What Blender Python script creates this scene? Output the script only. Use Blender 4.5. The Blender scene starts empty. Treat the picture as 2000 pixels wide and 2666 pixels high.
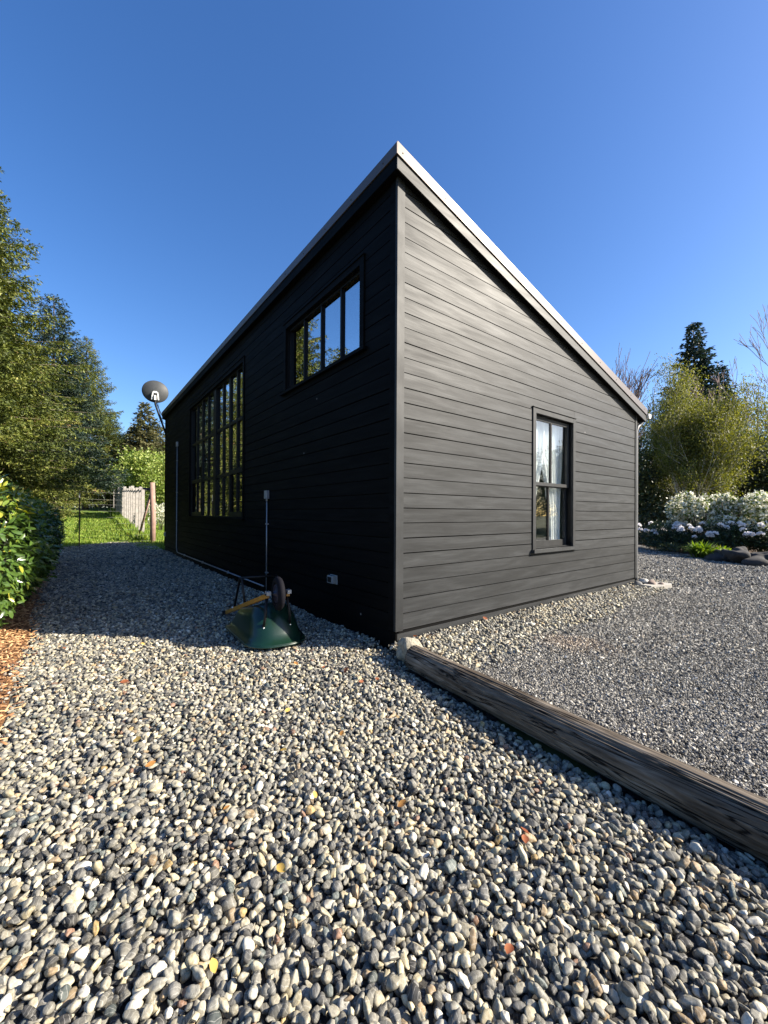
import bpy, bmesh, math, random
import numpy as np
from mathutils import Vector, Matrix, noise as mnoise

# ------------------------------------------------------------------ scene, camera, light
S = bpy.context.scene
COL = S.collection
random.seed(7)
RNG = np.random.default_rng(7)
R = math.radians

F = 1045.0                       # focal length in pixels of a 2000 px wide frame
CAM = np.array([-2.449, -2.980, 1.30])
FWD = np.array([0.610, 0.792]); FWD = FWD / np.linalg.norm(FWD)
RGT = np.array([FWD[1], -FWD[0]])
cd = bpy.data.cameras.new('camera'); cam = bpy.data.objects.new('camera', cd); COL.objects.link(cam)
cd.sensor_fit = 'HORIZONTAL'; cd.sensor_width = 36.0; cd.lens = 36.0 * F / 2000.0
cd.clip_start = 0.05; cd.clip_end = 3000
cam.location = CAM
yaw = math.atan2(-FWD[0], FWD[1])
cam.matrix_world = (Matrix.Translation(Vector(CAM)) @ Matrix.Rotation(yaw, 4, 'Z') @
                    Matrix.Rotation(R(90.27), 4, 'X') @ Matrix.Rotation(R(0.3), 4, 'Z'))
S.camera = cam

SUN_EL = 30.0
LD = -RGT + 0.12 * FWD; LD = LD / np.linalg.norm(LD)      # way the light travels, seen from above
w = bpy.data.worlds.new('World'); S.world = w; w.use_nodes = True
wn = w.node_tree.nodes; wl = w.node_tree.links
sky = wn.new('ShaderNodeTexSky'); sky.sky_type = 'NISHITA'; sky.sun_disc = False
sky.sun_elevation = R(SUN_EL)
sky.sun_rotation = math.atan2(-LD[0], -LD[1])
sky.altitude = 50; sky.air_density = 1.0; sky.dust_density = 1.0; sky.ozone_density = 3.0
wn['Background'].inputs['Strength'].default_value = 0.085
hsv = wn.new('ShaderNodeHueSaturation'); hsv.inputs['Saturation'].default_value = 1.25; hsv.inputs['Hue'].default_value = 0.509
wl.new(sky.outputs[0], hsv.inputs['Color']); wl.new(hsv.outputs[0], wn['Background'].inputs['Color'])
sd = bpy.data.lights.new('sun', 'SUN'); sun = bpy.data.objects.new('sun', sd); COL.objects.link(sun)
sd.energy = 5.0; sd.angle = R(0.53); sd.color = (1.0, 0.91, 0.77)
ldir = Vector((LD[0] * math.cos(R(SUN_EL)), LD[1] * math.cos(R(SUN_EL)), -math.sin(R(SUN_EL))))
sun.rotation_euler = ldir.to_track_quat('-Z', 'Y').to_euler(); sun.location = (20, -18, 20)
S.view_settings.view_transform = 'Standard'; S.view_settings.look = 'None'
S.view_settings.exposure = 1.5; S.view_settings.gamma = 1.0; S.view_settings.use_curve_mapping = False
S.render.engine = 'CYCLES'
S.cycles.max_bounces = 6; S.cycles.diffuse_bounces = 3; S.cycles.glossy_bounces = 3
S.cycles.transparent_max_bounces = 12; S.cycles.transmission_bounces = 4

def gp(px, depth, z=0.0):
    """world point at image column px, at a distance along the view"""
    xc = (px - 1000.0) / F * depth
    p = CAM[:2] + RGT * xc + FWD * depth
    return np.array([p[0], p[1], z])
def camxy(x, y):
    dx = np.asarray(x) - CAM[0]; dy = np.asarray(y) - CAM[1]
    return dx * RGT[0] + dy * RGT[1], dx * FWD[0] + dy * FWD[1]

# ------------------------------------------------------------------ mesh helpers
def tag(o, label=None, cat=None, group=None, kind=None):
    if label: o['label'] = label
    if cat: o['category'] = cat
    if group: o['group'] = group
    if kind: o['kind'] = kind
    return o
def empty(name, loc=(0, 0, 0), label=None, cat=None, group=None):
    o = bpy.data.objects.new(name, None); COL.objects.link(o); o.location = loc
    o.empty_display_size = 0.1
    return tag(o, label, cat, group)
def link(name, me, parent=None):
    o = bpy.data.objects.new(name, me); COL.objects.link(o)
    if parent is not None:
        o.parent = parent
        o.matrix_parent_inverse = wmat(parent).inverted()
    return o
def wmat(o):
    b = Matrix.LocRotScale(Vector(o.location), o.rotation_euler, Vector(o.scale))
    return b if o.parent is None else wmat(o.parent) @ o.matrix_parent_inverse @ b
def np_mesh(name, verts, faces, mat=None, smooth=False, rnd=None):
    """faces: list of arrays (M,k) with different k, or one array"""
    verts = np.asarray(verts, dtype=np.float32)
    if not isinstance(faces, (list, tuple)): faces = [faces]
    faces = [np.asarray(f, dtype=np.int32) for f in faces if len(f)]
    me = bpy.data.meshes.new(name)
    me.vertices.add(len(verts)); me.vertices.foreach_set('co', verts.ravel())
    lv = np.concatenate([f.ravel() for f in faces])
    tot = np.concatenate([np.full(len(f), f.shape[1], np.int32) for f in faces])
    st = np.concatenate([[0], np.cumsum(tot)[:-1]]).astype(np.int32)
    me.loops.add(len(lv)); me.loops.foreach_set('vertex_index', lv)
    me.polygons.add(len(tot)); me.polygons.foreach_set('loop_start', st)
    me.polygons.foreach_set('loop_total', tot)
    me.update(calc_edges=True)
    if smooth: me.polygons.foreach_set('use_smooth', np.ones(len(tot), bool))
    if rnd is not None:
        a = me.attributes.new('rnd', 'FLOAT', 'FACE'); a.data.foreach_set('value', np.asarray(rnd, np.float32))
    if mat: me.materials.append(mat)
    return me

class MB:
    """collects simple shapes; build() links them as one mesh"""
    def __init__(s): s.v = []; s.f = []
    def poly(s, pts, faces):
        n = len(s.v); s.v += [tuple(map(float, p)) for p in pts]; s.f += [tuple(i + n for i in f) for f in faces]; return s
    def box(s, x0, x1, y0, y1, z0, z1):
        p = [(x0, y0, z0), (x1, y0, z0), (x1, y1, z0), (x0, y1, z0), (x0, y0, z1), (x1, y0, z1), (x1, y1, z1), (x0, y1, z1)]
        return s.poly(p, [(0, 3, 2, 1), (4, 5, 6, 7), (0, 1, 5, 4), (1, 2, 6, 5), (2, 3, 7, 6), (3, 0, 4, 7)])
    def hexa(s, p):
        return s.poly(p, [(0, 3, 2, 1), (4, 5, 6, 7), (0, 1, 5, 4), (1, 2, 6, 5), (2, 3, 7, 6), (3, 0, 4, 7)])
    def prism(s, pts2, axis, a0, a1):
        """polygon in a wall plane pushed from a0 to a1 along axis ('x' or 'y'); pts2 = (t,z)"""
        n = len(pts2)
        mk = (lambda t, z, a: (t, a, z)) if axis == 'y' else (lambda t, z, a: (a, t, z))
        p = [mk(t, z, a0) for t, z in pts2] + [mk(t, z, a1) for t, z in pts2]
        f = [tuple(range(n)), tuple(range(2 * n - 1, n - 1, -1))]
        f += [(i, i + n, (i + 1) % n + n, (i + 1) % n) for i in range(n)]
        return s.poly(p, f)
    def tube(s, pts, r, n=8, cap=True):
        pts = [Vector(p) for p in pts]; rs = r if isinstance(r, (list, tuple)) else [r] * len(pts)
        n0 = len(s.v); up = None
        for i, p in enumerate(pts):
            d = (pts[min(i + 1, len(pts) - 1)] - pts[max(i - 1, 0)])
            d = d.normalized() if d.length > 1e-9 else Vector((0, 0, 1))
            if up is None: up = d.orthogonal().normalized()
            up = (up - d * up.dot(d)); up = up.normalized() if up.length > 1e-6 else d.orthogonal().normalized()
            b = d.cross(up)
            for k in range(n):
                a = 2 * math.pi * k / n
                s.v.append(tuple(p + (up * math.cos(a) + b * math.sin(a)) * rs[i]))
        for i in range(len(pts) - 1):
            for k in range(n):
                a = n0 + i * n + k; b2 = n0 + i * n + (k + 1) % n
                s.f.append((a, b2, b2 + n, a + n))
        if cap:
            s.f.append(tuple(n0 + k for k in range(n - 1, -1, -1)))
            m = n0 + (len(pts) - 1) * n; s.f.append(tuple(m + k for k in range(n)))
        return s
    def lathe(s, prof, c=(0, 0, 0), n=24, M=None):
        n0 = len(s.v); M = M or Matrix.Translation(Vector(c))
        for r, z in prof:
            for k in range(n):
                a = 2 * math.pi * k / n
                s.v.append(tuple(M @ Vector((r * math.cos(a), r * math.sin(a), z))))
        for i in range(len(prof) - 1):
            for k in range(n):
                a = n0 + i * n + k; b = n0 + i * n + (k + 1) % n
                s.f.append((a, b, b + n, a + n))
        return s
    def mesh(s, name, mat, smooth=False, bevel=0):
        me = bpy.data.meshes.new(name); me.from_pydata(s.v, [], s.f)
        bm = bmesh.new(); bm.from_mesh(me); bmesh.ops.recalc_face_normals(bm, faces=bm.faces)
        if bevel:
            bmesh.ops.bevel(bm, geom=[e for e in bm.edges if e.calc_face_angle(0) > 0.5], offset=bevel, segments=2, affect='EDGES', profile=0.7)
        bm.to_mesh(me); bm.free()
        if smooth:
            for p in me.polygons: p.use_smooth = True
        me.materials.append(mat); return me
    def build(s, name, mat, parent=None, smooth=False, bevel=0):
        return link(name, s.mesh(name, mat, smooth, bevel), parent)

# ------------------------------------------------------------------ materials
def new_mat(name):
    m = bpy.data.materials.new(name); m.use_nodes = True
    nt = m.node_tree; return m, nt, nt.nodes, nt.links, nt.nodes['Principled BSDF']
def N(ns, t, **kw):
    n = ns.new(t)
    for k, v in kw.items():
        if k in n.inputs.keys(): n.inputs[k].default_value = v
        else: setattr(n, k, v)
    return n
def ramp(ns, stops, interp='LINEAR'):
    r = ns.new('ShaderNodeValToRGB'); r.color_ramp.interpolation = interp
    e = r.color_ramp.elements
    while len(e) < len(stops): e.new(0.5)
    for i, (p, c) in enumerate(stops):
        e[i].position = p; e[i].color = (c[0], c[1], c[2], 1) if not isinstance(c, (int, float)) else (c, c, c, 1)
    return r
def simple(name, col, rough=0.6, metal=0.0, var=0.15, scale=12.0, bump=0.0, spec=0.5, coat=0.0):
    m, nt, ns, ls, b = new_mat(name)
    tc = ns.new('ShaderNodeTexCoord')
    n = N(ns, 'ShaderNodeTexNoise', Scale=scale, Detail=5.0, Roughness=0.6)
    ls.new(tc.outputs['Object'], n.inputs['Vector'])
    r = ramp(ns, [(0.25, [c * (1 - var) for c in col]), (0.75, [min(1, c * (1 + var)) for c in col])])
    ls.new(n.outputs['Fac'], r.inputs['Fac']); ls.new(r.outputs['Color'], b.inputs['Base Color'])
    b.inputs['Roughness'].default_value = rough; b.inputs['Metallic'].default_value = metal
    b.inputs['Specular IOR Level'].default_value = spec; b.inputs['Coat Weight'].default_value = coat
    if bump:
        bp = N(ns, 'ShaderNodeBump', Strength=bump, Distance=0.01)
        ls.new(n.outputs['Fac'], bp.inputs['Height']); ls.new(bp.outputs['Normal'], b.inputs['Normal'])
    return m

def wood_black(name, axis, base=(0.0235, 0.0245, 0.0255), rough=0.54, spec=0.19):
    """dark stained siding: grain runs along axis 0 (X) or 1 (Y)"""
    m, nt, ns, ls, b = new_mat(name)
    tc = ns.new('ShaderNodeTexCoord'); oi = ns.new('ShaderNodeObjectInfo')
    off = N(ns, 'ShaderNodeVectorMath', operation='SCALE'); off.inputs[0].default_value = (37.0, 53.0, 29.0)
    ls.new(oi.outputs['Random'], off.inputs['Scale'])
    add = N(ns, 'ShaderNodeVectorMath', operation='ADD'); ls.new(tc.outputs['Object'], add.inputs[0]); ls.new(off.outputs[0], add.inputs[1])
    mp = ns.new('ShaderNodeMapping'); sc = [9.0, 9.0, 95.0]; sc[axis] = 2.2
    mp.inputs['Scale'].default_value = sc; ls.new(add.outputs[0], mp.inputs['Vector'])
    g = N(ns, 'ShaderNodeTexNoise', Scale=1.0, Detail=6.0, Roughness=0.65, Distortion=0.6); ls.new(mp.outputs[0], g.inputs['Vector'])
    mp2 = ns.new('ShaderNodeMapping'); s2 = [1.0, 1.0, 9.0]; s2[axis] = 0.9
    mp2.inputs['Scale'].default_value = s2; ls.new(add.outputs[0], mp2.inputs['Vector'])
    bl = N(ns, 'ShaderNodeTexNoise', Scale=1.6, Detail=5.0, Roughness=0.62, Distortion=0.4); ls.new(mp2.outputs[0], bl.inputs['Vector'])
    mixn = N(ns, 'ShaderNodeMath', operation='MULTIPLY_ADD'); ls.new(g.outputs['Fac'], mixn.inputs[0]); mixn.inputs[1].default_value = 0.35
    ls.new(bl.outputs['Fac'], mixn.inputs[2])
    r = ramp(ns, [(0.42, [c * 0.55 for c in base]), (0.66, base), (0.88, [c * 1.7 for c in base])])
    ls.new(mixn.outputs[0], r.inputs['Fac'])
    # small pale scuffs
    v = N(ns, 'ShaderNodeTexVoronoi', Scale=2.1); ls.new(add.outputs[0], v.inputs['Vector'])
    vr = ramp(ns, [(0.022, 1.0), (0.028, 0.0)]); ls.new(v.outputs['Distance'], vr.inputs['Fac'])
    mx = N(ns, 'ShaderNodeMix', data_type='RGBA'); ls.new(vr.outputs['Color'], mx.inputs[0]); ls.new(r.outputs['Color'], mx.inputs[6])
    mx.inputs[7].default_value = (0.16, 0.155, 0.15, 1)
    tint = N(ns, 'ShaderNodeHueSaturation'); ls.new(mx.outputs[2], tint.inputs['Color'])
    mr = N(ns, 'ShaderNodeMapRange'); ls.new(oi.outputs['Random'], mr.inputs['Value']); mr.inputs['To Min'].default_value = 0.85; mr.inputs['To Max'].default_value = 1.15
    ls.new(mr.outputs[0], tint.inputs['Value']); ls.new(tint.outputs[0], b.inputs['Base Color'])
    rr = N(ns, 'ShaderNodeMapRange'); ls.new(mixn.outputs[0], rr.inputs['Value'])
    rr.inputs['From Min'].default_value = 0.4; rr.inputs['From Max'].default_value = 0.95
    rr.inputs['To Min'].default_value = rough + 0.07; rr.inputs['To Max'].default_value = rough - 0.04
    ls.new(rr.outputs[0], b.inputs['Roughness'])
    b.inputs['Specular IOR Level'].default_value = spec
    bp = N(ns, 'ShaderNodeBump', Strength=0.12, Distance=0.004); ls.new(g.outputs['Fac'], bp.inputs['Height']); ls.new(bp.outputs['Normal'], b.inputs['Normal'])
    return m

def foliage(name, stops, rough=0.55, transl=0.3, spec=0.4, tcol=None, var=0.5):
    """leaf colour from the per-leaf value 'rnd' and a clump noise"""
    m, nt, ns, ls, b = new_mat(name)
    at = ns.new('ShaderNodeAttribute'); at.attribute_name = 'rnd'
    tc = ns.new('ShaderNodeTexCoord')
    n = N(ns, 'ShaderNodeTexNoise', Scale=0.9, Detail=3.0); ls.new(tc.outputs['Object'], n.inputs['Vector'])
    ma = N(ns, 'ShaderNodeMath', operation='MULTIPLY_ADD'); ls.new(n.outputs['Fac'], ma.inputs[0]); ma.inputs[1].default_value = var
    ls.new(at.outputs['Fac'], ma.inputs[2])
    sb = N(ns, 'ShaderNodeMath', operation='SUBTRACT'); ls.new(ma.outputs[0], sb.inputs[0]); sb.inputs[1].default_value = var * 0.5
    r = ramp(ns, stops); ls.new(sb.outputs[0], r.inputs['Fac'])
    ls.new(r.outputs['Color'], b.inputs['Base Color']); b.inputs['Roughness'].default_value = rough
    b.inputs['Specular IOR Level'].default_value = spec
    if transl:
        t = ns.new('ShaderNodeBsdfTranslucent'); mx = ns.new('ShaderNodeMixShader'); mx.inputs[0].default_value = transl
        hs = N(ns, 'ShaderNodeHueSaturation', Saturation=1.15, Value=1.2); ls.new(r.outputs['Color'], hs.inputs['Color'])
        ls.new(hs.outputs[0], t.inputs['Color'])
        ls.new(b.outputs[0], mx.inputs[1]); ls.new(t.outputs[0], mx.inputs[2])
        ls.new(mx.outputs[0], nt.nodes['Material Output'].inputs['Surface'])
    return m

def stone_mat(name, stops, rough=0.62, vein=True, noise_scale=2.5, patch=None):
    m, nt, ns, ls, b = new_mat(name)
    oi = ns.new('ShaderNodeObjectInfo'); tc = ns.new('ShaderNodeTexCoord')
    off = N(ns, 'ShaderNodeVectorMath', operation='SCALE'); off.inputs[0].default_value = (71.0, 43.0, 59.0); ls.new(oi.outputs['Random'], off.inputs['Scale'])
    add = N(ns, 'ShaderNodeVectorMath', operation='ADD'); ls.new(tc.outputs['Generated'], add.inputs[0]); ls.new(off.outputs[0], add.inputs[1])
    r = ramp(ns, stops, 'CONSTANT'); ls.new(oi.outputs['Random'], r.inputs['Fac'])
    n = N(ns, 'ShaderNodeTexNoise', Scale=noise_scale, Detail=6.0, Roughness=0.7); ls.new(add.outputs[0], n.inputs['Vector'])
    mr = N(ns, 'ShaderNodeMapRange'); ls.new(n.outputs['Fac'], mr.inputs['Value'])
    mr.inputs['From Min'].default_value = 0.3; mr.inputs['From Max'].default_value = 0.7; mr.inputs['To Min'].default_value = 0.6; mr.inputs['To Max'].default_value = 1.35
    # a second random number for brightness
    wn2 = N(ns, 'ShaderNodeTexWhiteNoise', noise_dimensions='1D'); ls.new(oi.outputs['Random'], wn2.inputs['W'])
    mr2 = N(ns, 'ShaderNodeMapRange'); ls.new(wn2.outputs['Value'], mr2.inputs['Value']); mr2.inputs['To Min'].default_value = 0.62; mr2.inputs['To Max'].default_value = 1.3
    mu = N(ns, 'ShaderNodeMath', operation='MULTIPLY'); ls.new(mr.outputs[0], mu.inputs[0]); ls.new(mr2.outputs[0], mu.inputs[1])
    hs = ns.new('ShaderNodeHueSaturation'); ls.new(r.outputs['Color'], hs.inputs['Color']); ls.new(mu.outputs[0], hs.inputs['Value'])
    out = hs.outputs[0]
    if vein:
        wv = N(ns, 'ShaderNodeTexWave', Scale=1.1, Distortion=5.0, Detail=3.0); wv.inputs['Detail Scale'].default_value = 1.2
        ls.new(add.outputs[0], wv.inputs['Vector'])
        wr = ramp(ns, [(0.955, 0.0), (0.995, 0.30)]); ls.new(wv.outputs['Fac'], wr.inputs['Fac'])
        mx = N(ns, 'ShaderNodeMix', data_type='RGBA'); ls.new(wr.outputs['Color'], mx.inputs[0]); ls.new(out, mx.inputs[6]); mx.inputs[7].default_value = (0.5, 0.48, 0.43, 1)
        out = mx.outputs[2]
    if patch:
        (px, py), rad, pc = patch
        sx = ns.new('ShaderNodeSeparateXYZ'); cv = ns.new('ShaderNodeCombineXYZ'); ls.new(oi.outputs['Location'], sx.inputs[0])
        ls.new(sx.outputs[0], cv.inputs[0]); ls.new(sx.outputs[1], cv.inputs[1])
        ds = N(ns, 'ShaderNodeVectorMath', operation='DISTANCE'); ls.new(cv.outputs[0], ds.inputs[0]); ds.inputs[1].default_value = (px, py, 0)
        pn = N(ns, 'ShaderNodeTexNoise', Scale=3.0, Detail=3.0); ls.new(cv.outputs[0], pn.inputs['Vector'])
        pm = N(ns, 'ShaderNodeMath', operation='MULTIPLY_ADD'); ls.new(pn.outputs['Fac'], pm.inputs[0]); pm.inputs[1].default_value = 0.5; ls.new(ds.outputs['Value'], pm.inputs[2])
        pr = N(ns, 'ShaderNodeMapRange'); ls.new(pm.outputs[0], pr.inputs['Value']); pr.inputs['From Min'].default_value = rad; pr.inputs['From Max'].default_value = rad + 0.28
        pr.inputs['To Min'].default_value = 0.42; pr.inputs['To Max'].default_value = 0.0
        mx = N(ns, 'ShaderNodeMix', data_type='RGBA'); ls.new(pr.outputs[0], mx.inputs[0]); ls.new(out, mx.inputs[6]); mx.inputs[7].default_value = (*pc, 1)
        out = mx.outputs[2]
    ls.new(out, b.inputs['Base Color']); b.inputs['Roughness'].default_value = rough; b.inputs['Specular IOR Level'].default_value = 0.35
    n2 = N(ns, 'ShaderNodeTexNoise', Scale=9.0, Detail=4.0); ls.new(add.outputs[0], n2.inputs['Vector'])
    bp = N(ns, 'ShaderNodeBump', Strength=0.25, Distance=0.003); ls.new(n2.outputs['Fac'], bp.inputs['Height']); ls.new(bp.outputs['Normal'], b.inputs['Normal'])
    return m

def ground_mat(name, stops, scale, rough=0.95, bump=0.6, dist=0.02, vor=False):
    m, nt, ns, ls, b = new_mat(name)
    tc = ns.new('ShaderNodeTexCoord')
    n = N(ns, 'ShaderNodeTexNoise', Scale=scale, Detail=8.0, Roughness=0.75); ls.new(tc.outputs['Object'], n.inputs['Vector'])
    src = n.outputs['Fac']
    if vor:
        v = N(ns, 'ShaderNodeTexVoronoi', Scale=vor); ls.new(tc.outputs['Object'], v.inputs['Vector'])
        sp = ns.new('ShaderNodeSeparateColor'); ls.new(v.outputs['Color'], sp.inputs[0])
        mu = N(ns, 'ShaderNodeMath', operation='MULTIPLY_ADD'); ls.new(sp.outputs[0], mu.inputs[0]); mu.inputs[1].default_value = 0.5
        hf = N(ns, 'ShaderNodeMath', operation='MULTIPLY'); ls.new(src, hf.inputs[0]); hf.inputs[1].default_value = 0.5
        ls.new(hf.outputs[0], mu.inputs[2]); src = mu.outputs[0]
    r = ramp(ns, stops); ls.new(src, r.inputs['Fac']); ls.new(r.outputs['Color'], b.inputs['Base Color'])
    b.inputs['Roughness'].default_value = rough; b.inputs['Specular IOR Level'].default_value = 0.2
    bp = N(ns, 'ShaderNodeBump', Strength=bump, Distance=dist); ls.new(src, bp.inputs['Height']); ls.new(bp.outputs['Normal'], b.inputs['Normal'])
    return m

def glass_mat(name, f0=0.09, tint=(0.82, 0.88, 0.86)):
    m, nt, ns, ls, b = new_mat(name); ns.remove(b)
    lw = N(ns, 'ShaderNodeLayerWeight', Blend=0.5)
    p = N(ns, 'ShaderNodeMath', operation='POWER'); ls.new(lw.outputs['Facing'], p.inputs[0]); p.inputs[1].default_value = 4.0
    ma = N(ns, 'ShaderNodeMath', operation='MULTIPLY_ADD'); ls.new(p.outputs[0], ma.inputs[0]); ma.inputs[1].default_value = 1 - f0; ma.inputs[2].default_value = f0
    t = ns.new('ShaderNodeBsdfTransparent'); t.inputs[0].default_value = (*tint, 1)
    g = ns.new('ShaderNodeBsdfGlossy'); g.inputs['Roughness'].default_value = 0.0
    tc = ns.new('ShaderNodeTexCoord'); n = N(ns, 'ShaderNodeTexNoise', Scale=1.4, Detail=1.0); ls.new(tc.outputs['Object'], n.inputs['Vector'])
    bp = N(ns, 'ShaderNodeBump', Strength=0.05, Distance=0.02); ls.new(n.outputs['Fac'], bp.inputs['Height']); ls.new(bp.outputs['Normal'], g.inputs['Normal'])
    mx = ns.new('ShaderNodeMixShader'); ls.new(ma.outputs[0], mx.inputs[0]); ls.new(t.outputs[0], mx.inputs[1]); ls.new(g.outputs[0], mx.inputs[2])
    ls.new(mx.outputs[0], ns['Material Output'].inputs['Surface'])
    return m

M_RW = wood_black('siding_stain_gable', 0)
M_LW = wood_black('siding_side_shade', 1, base=(0.0025, 0.0027, 0.003), rough=0.65, spec=0.06)  # same stain as the gable, with the side wall's shade put into the colour
M_TRIMX = wood_black('trim_stain_gable', 2, rough=0.54, spec=0.2)
M_BLK = simple('sheathing_black', (0.004, 0.004, 0.004), 0.95, spec=0.1)
M_SASH = simple('black_window_paint', (0.004, 0.004, 0.005), 0.5, var=0.1, spec=0.2)
M_ROOF = simple('brown_roof_metal', (0.085, 0.068, 0.058), 0.42, metal=0.35, var=0.08, scale=3)
M_FASC = wood_black('fascia_stain', 0, base=(0.030, 0.030, 0.030), rough=0.5)
M_SCREW = simple('dark_screw', (0.04, 0.035, 0.03), 0.5, metal=0.5)
M_GLASS = glass_mat('window_glass', 0.68)
M_GLASS2 = glass_mat('gable_window_glass', 0.08, (0.96, 0.98, 0.98))
M_ROOM = simple('dark_room', (0.02, 0.022, 0.022), 0.9)
M_ROOM2 = simple('grey_green_room', (0.16, 0.2, 0.18), 0.9)
M_CURT = simple('white_curtain', (0.8, 0.8, 0.78), 0.85, var=0.05, scale=20)
M_GALV = simple('galvanised_conduit', (0.30, 0.31, 0.33), 0.42, metal=0.5)
M_PLAST = simple('clear_grey_plastic', (0.22, 0.24, 0.25), 0.25)
M_DISH = simple('dish_grey', (0.045, 0.048, 0.05), 0.55, spec=0.3)
M_WHITE = simple('white_paint', (0.7, 0.7, 0.68), 0.4)
M_GRN = simple('green_tray_paint', (0.003, 0.018, 0.010), 0.34, var=0.12, coat=0.2)
M_YEL = simple('yellow_handle_paint', (0.34, 0.16, 0.018), 0.5)
M_BLKM = simple('black_metal', (0.005, 0.005, 0.006), 0.5, spec=0.3)
M_RUB = simple('tyre_rubber', (0.004, 0.004, 0.007), 0.8, spec=0.15)
M_BLUE = simple('dark_blue_rim', (0.008, 0.01, 0.03), 0.5)
M_BOLT = simple('zinc_bolt', (0.7, 0.7, 0.7), 0.3, metal=0.6)
M_BARK = simple('conifer_bark', (0.09, 0.065, 0.045), 0.95, var=0.4, scale=9, bump=0.8)
M_TWIG = simple('grey_twig', (0.14, 0.11, 0.075), 0.9, var=0.3)
M_BARE = simple('bare_red_twig', (0.19, 0.13, 0.115), 0.9, var=0.25)
M_BIRCH = simple('pale_birch_bark', (0.46, 0.42, 0.34), 0.8, var=0.35, scale=14)
M_CONIF = foliage('conifer_needles', [(0.0, (0.015, 0.026, 0.007)), (0.3, (0.067, 0.089, 0.016)), (0.65, (0.171, 0.198, 0.037)), (0.92, (0.275, 0.250, 0.061)), (1.0, (0.244, 0.146, 0.073))], 0.6, 0.18)
M_CONIFB = foliage('blue_conifer_needles', [(0.0, (0.012, 0.026, 0.018)), (0.5, (0.035, 0.060, 0.042)), (1.0, (0.085, 0.115, 0.070))], 0.55, 0.15)
M_FARPINE = foliage('far_pine_needles', [(0.0, (0.055, 0.068, 0.028)), (1.0, (0.21, 0.185, 0.075))], 0.7, 0.15)
M_DECID = foliage('fresh_leaf_green', [(0.0, (0.07, 0.12, 0.02)), (0.5, (0.16, 0.23, 0.035)), (1.0, (0.38, 0.42, 0.12))], 0.5, 0.35)
M_BIRLEAF = foliage('young_birch_leaf', [(0.0, (0.055, 0.068, 0.012)), (0.5, (0.135, 0.145, 0.026)), (1.0, (0.25, 0.24, 0.055))], 0.55, 0.45)
M_EVER = foliage('dark_evergreen_leaf', [(0.0, (0.012, 0.022, 0.009)), (0.6, (0.04, 0.058, 0.018)), (1.0, (0.11, 0.12, 0.035))], 0.5, 0.15)
M_RHOD = foliage('rhododendron_leaf', [(0.0, (0.010, 0.022, 0.010)), (0.6, (0.025, 0.05, 0.018)), (1.0, (0.06, 0.09, 0.03))], 0.4, 0.1)
M_BLOSS = foliage('cream_blossom', [(0.0, (0.07, 0.11, 0.02)), (0.30, (0.18, 0.22, 0.05)), (0.42, (0.62, 0.60, 0.44)), (1.0, (0.88, 0.87, 0.78))], 0.6, 0.25, var=0.25)
M_WFLOW = foliage('white_petal', [(0.0, (0.78, 0.76, 0.78)), (1.0, (0.92, 0.91, 0.90))], 0.55, 0.35)
M_LAUREL = foliage('laurel_leaf', [(0.0, (0.028, 0.060, 0.014)), (0.55, (0.075, 0.135, 0.025)), (0.85, (0.15, 0.21, 0.03)), (1.0, (0.34, 0.32, 0.04))], 0.27, 0.22, spec=0.6, var=0.3)
M_PLANT = foliage('bright_plant_leaf', [(0.0, (0.07, 0.14, 0.02)), (1.0, (0.24, 0.32, 0.05))], 0.4, 0.3)
M_GRASS = foliage('grass_blade', [(0.0, (0.08, 0.15, 0.015)), (0.6, (0.20, 0.29, 0.035)), (1.0, (0.36, 0.36, 0.08))], 0.6, 0.35)
M_LEAF = foliage('dry_leaf', [(0.0, (0.22, 0.06, 0.03)), (0.5, (0.36, 0.17, 0.045)), (1.0, (0.55, 0.38, 0.09))], 0.6, 0.2)
M_MULCH = foliage('bark_chip', [(0.0, (0.13, 0.055, 0.025)), (0.5, (0.34, 0.17, 0.07)), (1.0, (0.60, 0.38, 0.19))], 0.8, 0.0)
M_GRAYWOOD = simple('weathered_board', (0.30, 0.275, 0.25), 0.9, var=0.35, scale=7)
M_POSTWOOD = simple('reddish_post', (0.30, 0.19, 0.15), 0.9, var=0.25, scale=7, bump=0.4)
M_WIRE = simple('fence_wire', (0.4, 0.4, 0.38), 0.5, metal=0.3)
M_TPOST = simple('rusty_tpost', (0.05, 0.03, 0.03), 0.8)
M_FLAG = simple('pale_flagstone', (0.36, 0.335, 0.29), 0.85, var=0.2, scale=9, bump=0.5)

# ------------------------------------------------------------------ ground
def sheet(name, pts, z, mat, div=None):
    me = bpy.data.meshes.new(name)
    me.from_pydata([(x, y, z) for x, y in pts], [], [tuple(range(len(pts)))])
    me.materials.append(mat); return tag(link(name, me), kind='structure')
M_SOIL = ground_mat('field_soil', [(0.3, (0.05, 0.06, 0.02)), (0.7, (0.11, 0.12, 0.04))], 2.0)
M_PBASE = ground_mat('pebble_bed_base', [(0.3, (0.012, 0.011, 0.010)), (0.7, (0.07, 0.066, 0.06))], 40.0, vor=38.0)
M_DBASE = ground_mat('driveway_base', [(0.28, (0.045, 0.044, 0.042)), (0.72, (0.29, 0.28, 0.26))], 60.0, vor=55.0, dist=0.01)
M_BED = ground_mat('bed_soil', [(0.3, (0.03, 0.02, 0.013)), (0.7, (0.10, 0.065, 0.04))], 14.0)
M_LAWN = ground_mat('lawn_soil', [(0.3, (0.06, 0.10, 0.015)), (0.6, (0.13, 0.19, 0.03)), (0.8, (0.22, 0.22, 0.06))], 1.5)
sheet('ground', [(-400, -400), (400, -400), (400, 400), (-400, 400)], -0.06, M_SOIL)

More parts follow.
